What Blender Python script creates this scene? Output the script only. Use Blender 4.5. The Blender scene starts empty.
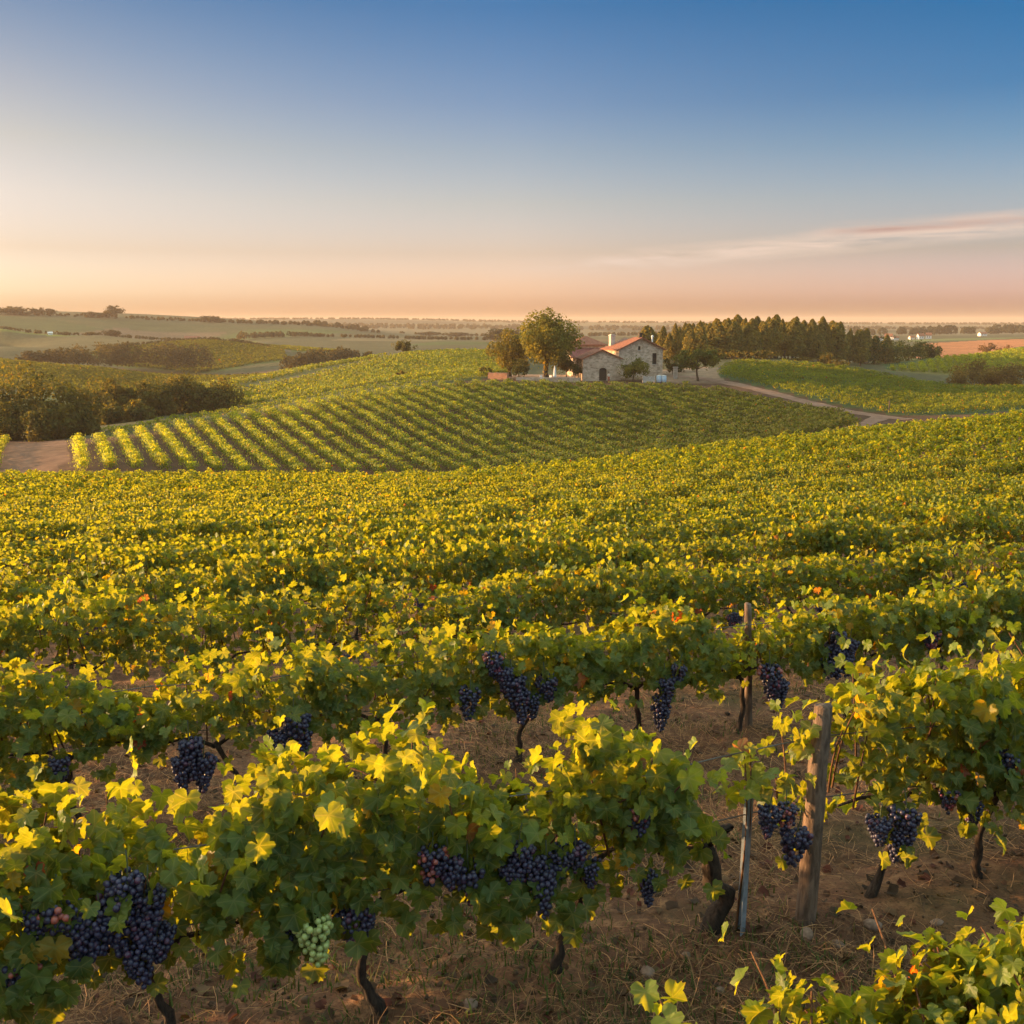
import bpy, math, random
import numpy as np
from mathutils import Vector, Matrix

# ------------------------------------------------------------------ camera, sky, sun, exposure
SC = bpy.context.scene
COL = SC.collection
CAM_H = 2.3
PITCH = math.atan(190 / 995.0)
cam = bpy.data.cameras.new('camera'); cam.lens = 36 * 995 / 1024; cam.sensor_width = 36
cam.clip_start = 0.05; cam.clip_end = 20000
camo = bpy.data.objects.new('camera', cam); COL.objects.link(camo)
camo.location = (0, 0, CAM_H); camo.rotation_euler = (math.pi / 2 - PITCH, 0, 0)
SC.camera = camo

SUN_EL = math.radians(6.8)
SUN_AZ = math.radians(-76.0)          # from +Y, negative = towards -X (left of the view)
SUN_DIR = Vector((math.sin(SUN_AZ) * math.cos(SUN_EL), math.cos(SUN_AZ) * math.cos(SUN_EL), math.sin(SUN_EL)))
sun = bpy.data.lights.new('sun', 'SUN'); sun.energy = 5.0; sun.angle = math.radians(0.6); sun.color = (1.0, 0.60, 0.27)
suno = bpy.data.objects.new('sun', sun); COL.objects.link(suno)
suno.rotation_euler = SUN_DIR.to_track_quat('Z', 'Y').to_euler()

W = bpy.data.worlds.new('World'); SC.world = W; W.use_nodes = True
def build_world():
    nt = W.node_tree; nt.nodes.clear(); N = nt.nodes.new; L = nt.links.new
    out = N('ShaderNodeOutputWorld'); bg = N('ShaderNodeBackground')
    sky = N('ShaderNodeTexSky'); sky.sky_type = 'NISHITA'; sky.sun_disc = False
    sky.sun_elevation = SUN_EL; sky.sun_rotation = SUN_AZ; sky.air_density = 1.2; sky.dust_density = 2.0; sky.ozone_density = 2.0
    bg.inputs['Strength'].default_value = 0.10
    # warmer, clearer evening air than the plain sky model: a grade by height above the horizon, plus an added warm fill overhead, out of view
    tc = N('ShaderNodeTexCoord'); sp = N('ShaderNodeSeparateXYZ'); L(tc.outputs['Generated'], sp.inputs[0])
    mr = N('ShaderNodeMapRange'); mr.inputs[1].default_value = 0; mr.inputs[2].default_value = .6; L(sp.outputs['Z'], mr.inputs[0])
    cols = []
    for k in range(3):
        gr = N('ShaderNodeValToRGB'); e = gr.color_ramp.elements; gr.name = 'grade%d' % k
        while len(e) < len(SKY_Z): e.new(.5)
        for x, z, c in zip(e, SKY_Z, SKY_GRADE[k]): x.position = z / .6; x.color = (c[0] / 40, c[1] / 40, c[2] / 40, 1)
        L(mr.outputs[0], gr.inputs[0]); cols.append(gr.outputs[0])
    at2 = N('ShaderNodeMath'); at2.operation = 'ARCTAN2'; L(sp.outputs['X'], at2.inputs[0]); L(sp.outputs['Y'], at2.inputs[1])
    cur = cols[0]
    for k, (a0, a1) in enumerate(((-.44, 0.0), (0.0, .44))):
        ma = N('ShaderNodeMapRange'); ma.inputs[1].default_value = a0; ma.inputs[2].default_value = a1; L(at2.outputs[0], ma.inputs[0])
        mx = N('ShaderNodeMix'); mx.data_type = 'RGBA'; L(ma.outputs[0], mx.inputs[0]); L(cur, mx.inputs[6]); L(cols[k + 1], mx.inputs[7]); cur = mx.outputs[2]
    sc = N('ShaderNodeVectorMath'); sc.operation = 'SCALE'; sc.inputs['Scale'].default_value = 40; L(cur, sc.inputs[0])
    m2 = N('ShaderNodeVectorMath'); m2.operation = 'MULTIPLY'; L(sky.outputs[0], m2.inputs[0]); L(sc.outputs[0], m2.inputs[1])
    # wisps of high cloud towards the right
    def mth(op, x, y=None, cl=False):
        n = N('ShaderNodeMath'); n.operation = op; n.use_clamp = cl
        for i, q in enumerate((x, y)):
            if q is None: continue
            if isinstance(q, (int, float)): n.inputs[i].default_value = q
            else: L(q, n.inputs[i])
        return n.outputs[0]
    el = sp.outputs['Z']; azm = mth('ARCTAN2', sp.outputs['X'], sp.outputs['Y'])
    cb = N('ShaderNodeCombineXYZ'); L(mth('MULTIPLY', azm, 9.0), cb.inputs[0]); L(mth('MULTIPLY', el, 75.0), cb.inputs[1])
    nz = N('ShaderNodeTexNoise'); nz.inputs['Scale'].default_value = 1.0; nz.inputs['Detail'].default_value = 6; nz.inputs['Roughness'].default_value = .6; nz.inputs['Distortion'].default_value = .4; L(cb.outputs[0], nz.inputs['Vector'])
    def band(z0, slope, w, a0, a1, gain, soft=.08):
        c = mth('ADD', mth('MULTIPLY', azm, slope), z0)
        d = mth('DIVIDE', mth('ABSOLUTE', mth('SUBTRACT', el, c)), w)
        v = mth('SUBTRACT', 1.0, d, True)
        l = N('ShaderNodeMapRange'); l.interpolation_type = 'SMOOTHSTEP'; l.inputs[1].default_value = a0; l.inputs[2].default_value = a0 + soft; L(azm, l.inputs[0])
        r = N('ShaderNodeMapRange'); r.interpolation_type = 'SMOOTHSTEP'; r.inputs[1].default_value = a1 + soft; r.inputs[2].default_value = a1; L(azm, r.inputs[0])
        k = mth('MULTIPLY', mth('MULTIPLY', l.outputs[0], r.outputs[0]), mth('MULTIPLY', v, gain))
        nn = N('ShaderNodeMapRange'); nn.inputs[1].default_value = .36; nn.inputs[2].default_value = .62; L(nz.outputs[0], nn.inputs[0])
        return mth('MULTIPLY', k, nn.outputs[0], True)
    def over(base, f, col):
        mx = N('ShaderNodeMix'); mx.data_type = 'RGBA'; L(f, mx.inputs[0]); L(base, mx.inputs[6]); mx.inputs[7].default_value = (*col, 1); return mx.outputs[2]
    c = over(m2.outputs[0], band(.050, .075, .013, -.06, 1.0, 1.4, .2), tuple(x * CLOUD for x in (.88, .70, .58)))
    c = over(c, band(.0715, .036, .010, .26, .9, 1.1), tuple(x * CLOUD for x in (.80, .60, .50)))
    c = over(c, band(.0725, .031, .0042, .29, .9, 1.3, .05), tuple(x * CLOUD for x in (.58, .39, .34)))
    L(c, bg.inputs['Color']); L(bg.outputs[0], out.inputs['Surface'])
CLOUD = 3.2
SKY_Z = [0.0, 0.027, 0.065, 0.1113, 0.1578, 0.1991, 0.2796, 0.38, 0.6]  # last stop is the unseen sky overhead, brightened as added fill light
SKY_GRADE = [
 [(1.33, 1.44, 2.81), (1.31, 1.52, 3.04), (1.01, 0.94, 1.45), (1.03, 0.88, 1.13), (0.91, 0.75, 0.82), (0.74, 0.64, 0.75), (0.33, 0.42, 0.63), (0.55, 0.95, 1.3), (7.0, 5.3, 3.3)],
 [(2.32, 1.85, 3.24), (2.27, 1.96, 3.5), (1.46, 1.21, 1.81), (1.17, 1.0, 1.28), (0.85, 0.81, 1.07), (0.58, 0.65, 0.98), (0.21, 0.46, 0.83), (0.55, 0.95, 1.3), (7.0, 5.3, 3.3)],
 [(2.09, 1.63, 3.53), (2.05, 1.72, 3.8), (1.15, 1.01, 1.63), (0.85, 0.86, 1.29), (0.46, 0.65, 1.06), (0.2, 0.48, 0.91), (0.02, 0.38, 0.79), (0.55, 0.95, 1.3), (7.0, 5.3, 3.3)]]
build_world()
vs = SC.view_settings
vs.view_transform = 'Standard'; vs.look = 'None'; vs.gamma = 1; vs.exposure = 1.5
SC.render.engine = 'CYCLES'
cy = SC.cycles
cy.use_denoising = True
cy.max_bounces = 6; cy.diffuse_bounces = 3; cy.glossy_bounces = 2; cy.transmission_bounces = 4; cy.volume_bounces = 0
cy.use_adaptive_sampling = True; cy.adaptive_threshold = 0.02

# ------------------------------------------------------------------ projection helpers used to lay the place out
F = 995.0; CP, SP = math.cos(PITCH), math.sin(PITCH)
def ray(u, v):
    dx = (u - 512) / F; dv = (512 - v) / F
    y = CP + dv * SP
    return dx / y, (-SP + dv * CP) / y          # x/y and z/y slopes of the sight line
def at(u, v, y):
    a, b = ray(u, v); return Vector((a * y, y, CAM_H + b * y))

# ------------------------------------------------------------------ terrain
PA, PB = 0.0321, -0.1273                          # the slope of the near field
ctrl = []
for y in (6, 12, 20, 28):
    for t in (-.95, -.55, -.25, 0, .25, .55, .95):
        ctrl.append((t, math.log(y), PA * t + PB))
_px = [
 # crest of the near field
 (-180,490,85),(0,489,80),(256,490,75),(512,487,70),(700,463,68),(870,443,66),(1024,429,66),(1250,405,66),
 # valley behind it
 (-180,500,105),(0,498,98),(256,497,93),(512,494,88),(700,471,86),(870,452,86),(1024,440,86),(1250,420,88),
 # foot of the farm hill
 (-150,468,110),(60,474,105),(256,478,103),(450,478,103),(600,468,105),(750,450,112),(870,429,120),(1024,416,125),(1250,400,125),
 # hill face
 (-100,448,135),(30,452,122),(30,444,136),(250,442,125),(450,422,135),(600,416,140),(750,409,145),
 # ridge on the left, farm plateau
 (105,437,137),(200,420,147),(300,404,157),(400,389,166),(490,380,173),(560,378,180),(630,377.5,180),(700,377,180),(600,376,195),
 # right block
 (720,382,172),(800,400,152),(890,419,133),(740,364,200),(860,374,188),(1024,391,168),(910,400,155),(1024,404,145),(1200,385,160),
 # left valley with trees
 (-150,425,170),(50,436,155),(150,420,168),(225,412,180),(0,428,170),
 # second vineyard
 (100,415,205),(200,400,205),(300,393,205),(400,378,215),(500,372,225),(190,388,240),(300,370,265),(390,356.5,290),(490,353,295),
 # behind the farm
 (560,365,260),(640,362,260),(700,360,245),(800,360,260),(930,358,320),(600,352,400),
 # right far field
 (900,380,230),(1024,396,215),(900,366,290),(1024,374,262),(1024,352,340),(930,361,330),(1024,346,370),(1200,340,370),
 (900,358,420),(1024,358,420),(900,351,520),(1024,352,520),(900,342,680),(1024,339,720),(860,341,850),(940,338,900),(1024,337,900),
 # left hills
 (-150,392,300),(0,396,290),(100,396,290),(200,394,310),(330,372,330),
 (-150,356,420),(0,361,420),(100,369,420),(200,377,420),(300,372,420),(390,365,420),(490,358,420),
 (0,366,470),(100,371,470),(200,376,470),(-150,362,470),(90,353,540),(210,341,596),(180,346,560),(300,357,520),(100,340,640),(200,345,650),(300,346,660),(0,352,640),(0,333,720),(100,339,730),(190,345,740),(0,352,520),(120,348,560),(230,343,600),(290,350,560),(360,352,560),(450,347,600),
 (0,347,590),(0,329,680),(100,335,690),(190,341,700),(290,340,720),(-150,322,680),
 (0,332,760),(100,336,760),(0,314,930),(120,318,950),(200,322,960),(256,323.5,980),(330,327,1000),(400,336,1000),(450,337,1000),(-150,310,930),
 (520,338,1000),(620,338,1000),(720,336,1000),
 # far ridges
 (0,322,1600),(256,326,1600),(400,330,1700),(512,331,1700),(650,331,1700),(800,330,1700),(1024,331,1600),
 (0,320,2600),(256,320.5,2600),(400,320.5,2600),(512,323,2700),(650,323.5,2700),(800,324.5,2700),(1024,325,2700),
 (-150,321,5000),(0,321,5000),(256,320.5,5000),(512,321.5,5000),(800,322.5,5000),(1024,323,5000),(1200,323,5000)]
for u, v, y in _px:
    a, b = ray(u, v); ctrl.append((a, math.log(y), (CAM_H + b * y) / y))
ctrl = np.array(ctrl)
KS = np.array([2.2, 1.0])
def _k(d2): return 0.5 * d2 * np.log(d2 + 1e-9)
def tps_fit(P, w):
    n = len(P); d2 = ((P[:, None] - P[None]) ** 2).sum(-1)
    A = np.zeros((n + 3, n + 3)); A[:n, :n] = _k(d2) + 2e-4 * np.eye(n)
    A[:n, n] = 1; A[:n, n + 1:] = P; A[n:, :n] = A[:n, n:].T
    return np.linalg.solve(A, np.r_[w, 0, 0, 0])
TP = ctrl[:, :2] * KS; TC = tps_fit(TP, ctrl[:, 2])
def terrain(x, y):
    x = np.asarray(x, float); y = np.asarray(y, float); sh = x.shape
    x = x.ravel(); y = y.ravel()
    yc = np.maximum(y, 6.0); t = np.clip(x / yc, -.95, .95)
    ly = np.log(np.clip(yc, 6, 6000))
    g = np.empty_like(x)
    for i in range(0, len(x), 40000):
        Q = np.stack([t[i:i + 40000], ly[i:i + 40000]], 1) * KS
        d2 = ((Q[:, None] - TP[None]) ** 2).sum(-1)
        g[i:i + 40000] = _k(d2) @ TC[:-3] + TC[-3] + Q @ TC[-2:]
    zfar = yc * g
    zpl = PA * np.clip(x, -25, 25) + PB * np.clip(y, -25, 40)
    w = np.clip((y - 12) / 12, 0, 1); w = w * w * (3 - 2 * w)
    return (zpl * (1 - w) + zfar * w).reshape(sh)
def gz(x, y): return float(terrain(np.array([x]), np.array([y]))[0])
def tx(u, y): return (u - 512) / 998.0 * y        # plan x of picture column u at distance y
def gp(u, y, dz=0.0):
    x = tx(u, y); return Vector((x, y, gz(x, y) + dz))

# ------------------------------------------------------------------ mesh helpers
def new_obj(name, me, mats=None, parent=None, loc=None):
    o = bpy.data.objects.new(name, me); COL.objects.link(o)
    if mats is not None and me is not None and len(me.materials) == 0:
        for m in (mats if isinstance(mats, (list, tuple)) else [mats]): me.materials.append(m)
    if parent: o.parent = parent
    if loc is not None: o.location = loc
    return o
def tag(o, label=None, cat=None, group=None, kind=None):
    if label: o['label'] = label
    if cat: o['category'] = cat
    if group: o['group'] = group
    if kind: o['kind'] = kind
    return o
def empty(name, loc, rz=0.0, label=None, cat=None, group=None):
    o = bpy.data.objects.new(name, None); COL.objects.link(o); o.location = loc; o.rotation_euler = (0, 0, rz)
    o.empty_display_size = .1
    return tag(o, label, cat, group)
def mesh_np(name, V, Fs, tint=None, smooth=True, leafco=None):
    """V (n,3); Fs list of (m,k) int arrays; tint (n,3) colour per vertex"""
    me = bpy.data.meshes.new(name)
    V = np.asarray(V, np.float32)
    if not isinstance(Fs, (list, tuple)): Fs = [Fs]
    Fs = [np.asarray(f, np.int32) for f in Fs if len(f)]
    loops = np.concatenate([f.ravel() for f in Fs])
    tot = np.concatenate([np.full(len(f), f.shape[1], np.int32) for f in Fs])
    st = np.concatenate([[0], np.cumsum(tot)[:-1]]).astype(np.int32)
    me.vertices.add(len(V)); me.vertices.foreach_set('co', V.ravel())
    me.loops.add(len(loops)); me.loops.foreach_set('vertex_index', loops)
    me.polygons.add(len(tot)); me.polygons.foreach_set('loop_start', st); me.polygons.foreach_set('loop_total', tot)
    me.polygons.foreach_set('use_smooth', np.full(len(tot), smooth, bool))
    if tint is not None:
        a = me.attributes.new('tint', 'FLOAT_COLOR', 'POINT')
        c = np.ones((len(V), 4), np.float32); c[:, :3] = tint
        a.data.foreach_set('color', c.ravel())
    if leafco is not None:
        a = me.attributes.new('leafco', 'FLOAT_VECTOR', 'POINT'); a.data.foreach_set('vector', np.ascontiguousarray(leafco, np.float32).ravel())
    me.update(calc_edges=True); me.validate()
    return me
class MB:
    """collects shapes into one mesh"""
    def __init__(s): s.v = []; s.f = []; s.n = 0
    def add(s, V, Fs):
        b = s.n
        s.v += [tuple(p) for p in V]; s.f += [[i + b for i in f] for f in Fs]; s.n += len(V); return s
    def box(s, x0, x1, y0, y1, z0, z1):
        V = [(x0,y0,z0),(x1,y0,z0),(x1,y1,z0),(x0,y1,z0),(x0,y0,z1),(x1,y0,z1),(x1,y1,z1),(x0,y1,z1)]
        return s.add(V, [(0,3,2,1),(4,5,6,7),(0,1,5,4),(1,2,6,5),(2,3,7,6),(3,0,4,7)])
    def tube(s, pts, rad, k=8, cap=True):
        pts = [Vector(p) for p in pts]; V = []; Fs = []
        ref = Vector((0.31, 0.2, 0.93)) if abs((pts[-1] - pts[0]).normalized().z) < .9 else Vector((1, .1, 0))
        for i, p in enumerate(pts):
            d = (pts[min(i + 1, len(pts) - 1)] - pts[max(i - 1, 0)]).normalized()
            a = d.cross(ref).normalized(); b = d.cross(a)
            r = rad[i] if hasattr(rad, '__len__') else rad
            for j in range(k):
                an = 2 * math.pi * j / k
                V.append(p + a * (r * math.cos(an)) + b * (r * math.sin(an)))
        for i in range(len(pts) - 1):
            for j in range(k):
                Fs.append((i*k+j, i*k+(j+1)%k, (i+1)*k+(j+1)%k, (i+1)*k+j))
        if cap: Fs.append(tuple(range(k))[::-1]); Fs.append(tuple(range((len(pts)-1)*k, len(pts)*k)))
        return s.add(V, Fs)
    def prism(s, prof, y0, y1):
        """profile in (x,z), extruded along y"""
        n = len(prof)
        V = [(x, y0, z) for x, z in prof] + [(x, y1, z) for x, z in prof]
        Fs = [tuple(range(n)), tuple(range(2*n-1, n-1, -1))] + [(i, i+n, (i+1)%n+n, (i+1)%n) for i in range(n)]
        return s.add(V, Fs)
    def lathe(s, prof, k=20, c=(0,0,0)):
        V = []; Fs = []
        for r, z in prof:
            for j in range(k):
                an = 2*math.pi*j/k; V.append((c[0]+r*math.cos(an), c[1]+r*math.sin(an), c[2]+z))
        for i in range(len(prof)-1):
            for j in range(k): Fs.append((i*k+j, i*k+(j+1)%k, (i+1)*k+(j+1)%k, (i+1)*k+j))
        Fs.append(tuple(range(k))[::-1]); Fs.append(tuple(range((len(prof)-1)*k, len(prof)*k)))
        return s.add(V, Fs)
    def build(s, name, mat, parent=None, smooth=False, loc=None):
        me = bpy.data.meshes.new(name); me.from_pydata(s.v, [], s.f); me.update()
        if smooth:
            for p in me.polygons: p.use_smooth = True
        return new_obj(name, me, mat, parent, loc)
def unit(a): return a / np.maximum(np.linalg.norm(a, axis=-1, keepdims=True), 1e-9)
def scatter(tv, tf, pos, nrm, tip, scale, tint, base=0):
    """copies of a leaf template: tip direction = local +y, normal = local +z"""
    N = unit(nrm); T = unit(tip - (tip * N).sum(1, keepdims=True) * N); X = np.cross(T, N)
    R = np.stack([X, T, N], 2)
    V = np.einsum('nij,mj->nmi', R, tv) * np.asarray(scale).reshape(-1, 1, 1) + pos[:, None]
    m = len(tv)
    Fa = (tf[None] + (np.arange(len(pos)) * m)[:, None, None]).reshape(-1, tf.shape[1]) + base
    return V.reshape(-1, 3), Fa, np.repeat(tint, m, 0)

# ------------------------------------------------------------------ materials
def mat(name):
    m = bpy.data.materials.new(name); m.use_nodes = True; nt = m.node_tree; nt.nodes.clear()
    return m, nt, nt.nodes.new, nt.links.new
def math_node(nt, op, a, b=None, clamp=False):
    n = nt.nodes.new('ShaderNodeMath'); n.operation = op; n.use_clamp = clamp
    for i, x in enumerate((a, b)):
        if x is None: continue
        if isinstance(x, (int, float)): n.inputs[i].default_value = x
        else: nt.links.new(x, n.inputs[i])
    return n.outputs[0]
def mix(nt, f, a, b, mode='MIX'):
    n = nt.nodes.new('ShaderNodeMix'); n.data_type = 'RGBA'; n.blend_type = mode
    for s, x in ((n.inputs[0], f), (n.inputs[6], a), (n.inputs[7], b)):
        if isinstance(x, (int, float)): s.default_value = x
        elif isinstance(x, tuple): s.default_value = (*x, 1)
        else: nt.links.new(x, s)
    return n.outputs[2]
def noise(nt, scale, detail=4, rough=.55, vec=None, dist=0):
    n = nt.nodes.new('ShaderNodeTexNoise'); n.inputs['Scale'].default_value = scale
    n.inputs['Detail'].default_value = detail; n.inputs['Roughness'].default_value = rough; n.inputs['Distortion'].default_value = dist
    if vec is not None: nt.links.new(vec, n.inputs['Vector'])
    return n.outputs[0]
def ramp(nt, f, stops):
    n = nt.nodes.new('ShaderNodeValToRGB'); e = n.color_ramp.elements
    while len(e) < len(stops): e.new(.5)
    for x, (p, c) in zip(e, stops):
        x.position = p; x.color = (*c, 1) if len(c) == 3 else c
    nt.links.new(f, n.inputs[0]); return n.outputs[0]
def coords(nt, kind='Object'):
    n = nt.nodes.new('ShaderNodeTexCoord'); return n.outputs[kind]
def attr(nt, name='tint'):
    n = nt.nodes.new('ShaderNodeAttribute'); n.attribute_name = name; return n.outputs['Color']
def position(nt): return nt.nodes.new('ShaderNodeNewGeometry').outputs['Position']
def bump(nt, h, strength=.5, dist=.02):
    n = nt.nodes.new('ShaderNodeBump'); n.inputs['Strength'].default_value = strength; n.inputs['Distance'].default_value = dist
    nt.links.new(h, n.inputs['Height']); return n.outputs[0]
def principled(nt, color, rough=.8, nrm=None, spec=.3):
    b = nt.nodes.new('ShaderNodeBsdfPrincipled'); o = nt.nodes.new('ShaderNodeOutputMaterial')
    if isinstance(color, tuple): b.inputs['Base Color'].default_value = (*color, 1)
    else: nt.links.new(color, b.inputs['Base Color'])
    if isinstance(rough, (int, float)): b.inputs['Roughness'].default_value = rough
    else: nt.links.new(rough, b.inputs['Roughness'])
    b.inputs['Specular IOR Level'].default_value = spec
    if nrm is not None: nt.links.new(nrm, b.inputs['Normal'])
    nt.links.new(b.outputs[0], o.inputs['Surface']); return b, o
def leaf_mat(name, trans=.5, tr_gain=(4.4, 2.8, .42), vein=True, rough=.5, spec=.35):
    m, nt, N, L = mat(name)
    t = attr(nt)
    n1 = noise(nt, 22, 3, .6, coords(nt))
    t = mix(nt, 1.0, t, ramp(nt, n1, [(.25, (.72,.74,.7)), (.75, (1.25,1.2,1.1))]), 'MULTIPLY')
    if vein:                                      # five main veins from the petiole, paler than the blade
        av = N('ShaderNodeAttribute'); av.attribute_name = 'leafco'; tot = None
        for ang in (0, 52, -52, 108, -108):
            d = (math.sin(math.radians(ang)), math.cos(math.radians(ang)))
            q = []
            for vec in ((d[1], -d[0], 0), (d[0], d[1], 0)):
                dp = N('ShaderNodeVectorMath'); dp.operation = 'DOT_PRODUCT'; L(av.outputs['Vector'], dp.inputs[0]); dp.inputs[1].default_value = vec; q.append(dp.outputs['Value'])
            w = N('ShaderNodeMapRange'); w.inputs[1].default_value = .005; w.inputs[2].default_value = .026; w.inputs[3].default_value = 1; w.inputs[4].default_value = 0; L(math_node(nt, 'ABSOLUTE', q[0]), w.inputs[0])
            k = math_node(nt, 'MULTIPLY', w.outputs[0], math_node(nt, 'GREATER_THAN', q[1], 0.0)); tot = k if tot is None else math_node(nt, 'MAXIMUM', tot, k)
        rr_ = N('ShaderNodeVectorMath'); rr_.operation = 'LENGTH'; L(av.outputs['Vector'], rr_.inputs[0])
        t = mix(nt, math_node(nt, 'MULTIPLY', tot, .45), t, (.20, .22, .07))
        edge = N('ShaderNodeMapRange'); edge.inputs[1].default_value = .40; edge.inputs[2].default_value = .52; L(math_node(nt, 'ADD', rr_.outputs['Value'], math_node(nt, 'MULTIPLY', math_node(nt, 'SUBTRACT', n1, .62), .6)), edge.inputs[0])
        t = mix(nt, math_node(nt, 'MULTIPLY', edge.outputs[0], .55), t, (.16, .11, .03))
    b, o = principled(nt, t, rough, bump(nt, noise(nt, 90, 2, .5, coords(nt)), .35, .004) if vein else None, spec)
    tr = N('ShaderNodeBsdfTranslucent')
    L(mix(nt, 1.0, t, tr_gain, 'MULTIPLY'), tr.inputs['Color'])
    ms = N('ShaderNodeMixShader'); ms.inputs[0].default_value = trans
    L(b.outputs[0], ms.inputs[1]); L(tr.outputs[0], ms.inputs[2]); L(ms.outputs[0], o.inputs['Surface'])
    return m
M = {}
M['leaf'] = leaf_mat('vine_leaf')
M['leaf_far'] = leaf_mat('vine_leaf_far', vein=False, rough=.6, spec=.2)
M['tree_leaf'] = leaf_mat('tree_leaf', trans=.4, tr_gain=(2.4, 1.8, .5), vein=False, rough=.7, spec=.15)
M['grass'] = leaf_mat('grass_blade', trans=.3, tr_gain=(1.5, 1.5, .8), vein=False, rough=.7, spec=.2)
def m_bark(name, c1, c2, sc=30):
    m, nt, N, L = mat(name)
    mp = N('ShaderNodeMapping'); mp.inputs['Scale'].default_value = (1, 1, .22); L(coords(nt), mp.inputs[0])
    n = noise(nt, sc, 5, .65, mp.outputs[0], .6)
    principled(nt, ramp(nt, n, [(.3, c1), (.7, c2)]), .9, bump(nt, n, .9, .012), .15); return m
M['vine_bark'] = m_bark('vine_bark', (.016,.012,.010), (.085,.06,.046), 60)
M['bark'] = m_bark('tree_bark', (.03,.022,.016), (.12,.09,.065), 6)
M['cane'] = m_bark('cane', (.09,.04,.02), (.2,.10,.05), 60)
M['post'] = m_bark('weathered_post', (.065,.043,.032), (.24,.165,.12), 38)
def m_plain(name, c, rough=.7, var=.25, sc=3.0, metal=0, bmp=0.0):
    m, nt, N, L = mat(name)
    n = noise(nt, sc, 4, .6, coords(nt))
    lo = tuple(x * (1 - var) for x in c); hi = tuple(min(1, x * (1 + var)) for x in c)
    b, o = principled(nt, ramp(nt, n, [(.3, lo), (.7, hi)]), rough, bump(nt, n, bmp, .02) if bmp else None)
    b.inputs['Metallic'].default_value = metal; return m
M['metal'] = m_plain('galvanised_steel', (.22,.255,.30), .6, .3, 25, .15)
M['wire'] = m_plain('wire', (.12,.11,.10), .5, .2, 20, .7)

# ------------------------------------------------------------------ ground
_ng = np.random.default_rng(5).random((256, 256))
def vnoise(x, y):
    xi = np.floor(x).astype(int); yi = np.floor(y).astype(int); fx = x - xi; fy = y - yi
    fx = fx*fx*(3-2*fx); fy = fy*fy*(3-2*fy)
    g = lambda a, b: _ng[a % 256, b % 256]
    return (g(xi,yi)*(1-fx)+g(xi+1,yi)*fx)*(1-fy) + (g(xi,yi+1)*(1-fx)+g(xi+1,yi+1)*fx)*fy
PHI = math.radians(69.11)
RX, RY = math.sin(PHI), math.cos(PHI)             # along the near rows
NX, NY = -RY, RX                                  # across them, away from the camera
ROW0, ROWS = 3.468, 2.609
ROT = math.atan2(RY, RX)
_terrain0 = terrain
def terrain(x, y):
    x = np.asarray(x, float); y = np.asarray(y, float)
    z = _terrain0(x, y)
    w = np.clip((45 - np.hypot(x, y)) / 25, 0, 1)
    n = x * NX + y * NY; ph = ((n - ROW0) / ROWS) % 1.0
    mound = .06 * np.exp(-(np.minimum(ph, 1 - ph) * ROWS / .38) ** 2)
    rough = .055 * (vnoise(x*1.7+9, y*1.7) - .5) + .045 * (vnoise(x*5, y*5+3) - .5) + .03 * (vnoise(x*13, y*13) - .5)
    return z + w * (mound + rough)

def inpoly(px, py, poly):
    r = np.zeros(px.shape, bool); n = len(poly)
    for i in range(n):
        x1, y1 = poly[i]; x2, y2 = poly[(i + 1) % n]
        if y1 == y2: continue
        c = ((y1 > py) != (y2 > py)) & (px < (x2 - x1) * (py - y1) / (y2 - y1) + x1)
        r ^= c
    return r
def plan(poly): return [(tx(u, y), y) for u, y in poly]
FIELD_A = [(-300,332),(-300,415),(0,415),(100,415),(200,415),(330,415),(380,395),(250,335),(190,308),(60,303)]
FIELD_B = [(120,494),(95,540),(185,588),(234,602),(285,562),(290,505),(200,482)]
FIELD_C = [(243,608),(300,598),(348,562),(302,552)]
HILL = [(52,104.5),(256,103.5),(450,103.5),(600,106),(750,113),(840,120),(862,124),(845,133),(800,144),(740,156),(705,161),(690,163),(560,163.5),(497,164),(400,161),(300,152),(200,141),(100,131),(52,126)]
UPPER = [(100,136),(200,146),(300,157),(400,166.5),(480,175),(497,180),(482,184),(400,171),(300,161),(200,150),(100,140)]
SECOND = [(150,200),(200,182),(300,186),(400,192),(505,205),(505,298),(440,297),(390,291),(300,262),(195,236)]
RIGHT = [(722,188),(735,199),(800,195),(860,189),(940,182),(1040,168),(1250,150),(1250,128),(1060,135),(980,133),(910,135.5),(890,138.5),(852,144.5),(802,155),(748,168.5),(716,180)]
GOLD = [(880,268),(930,300),(1000,345),(1080,365),(1300,365),(1300,285),(1030,268),(960,262)]
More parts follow.
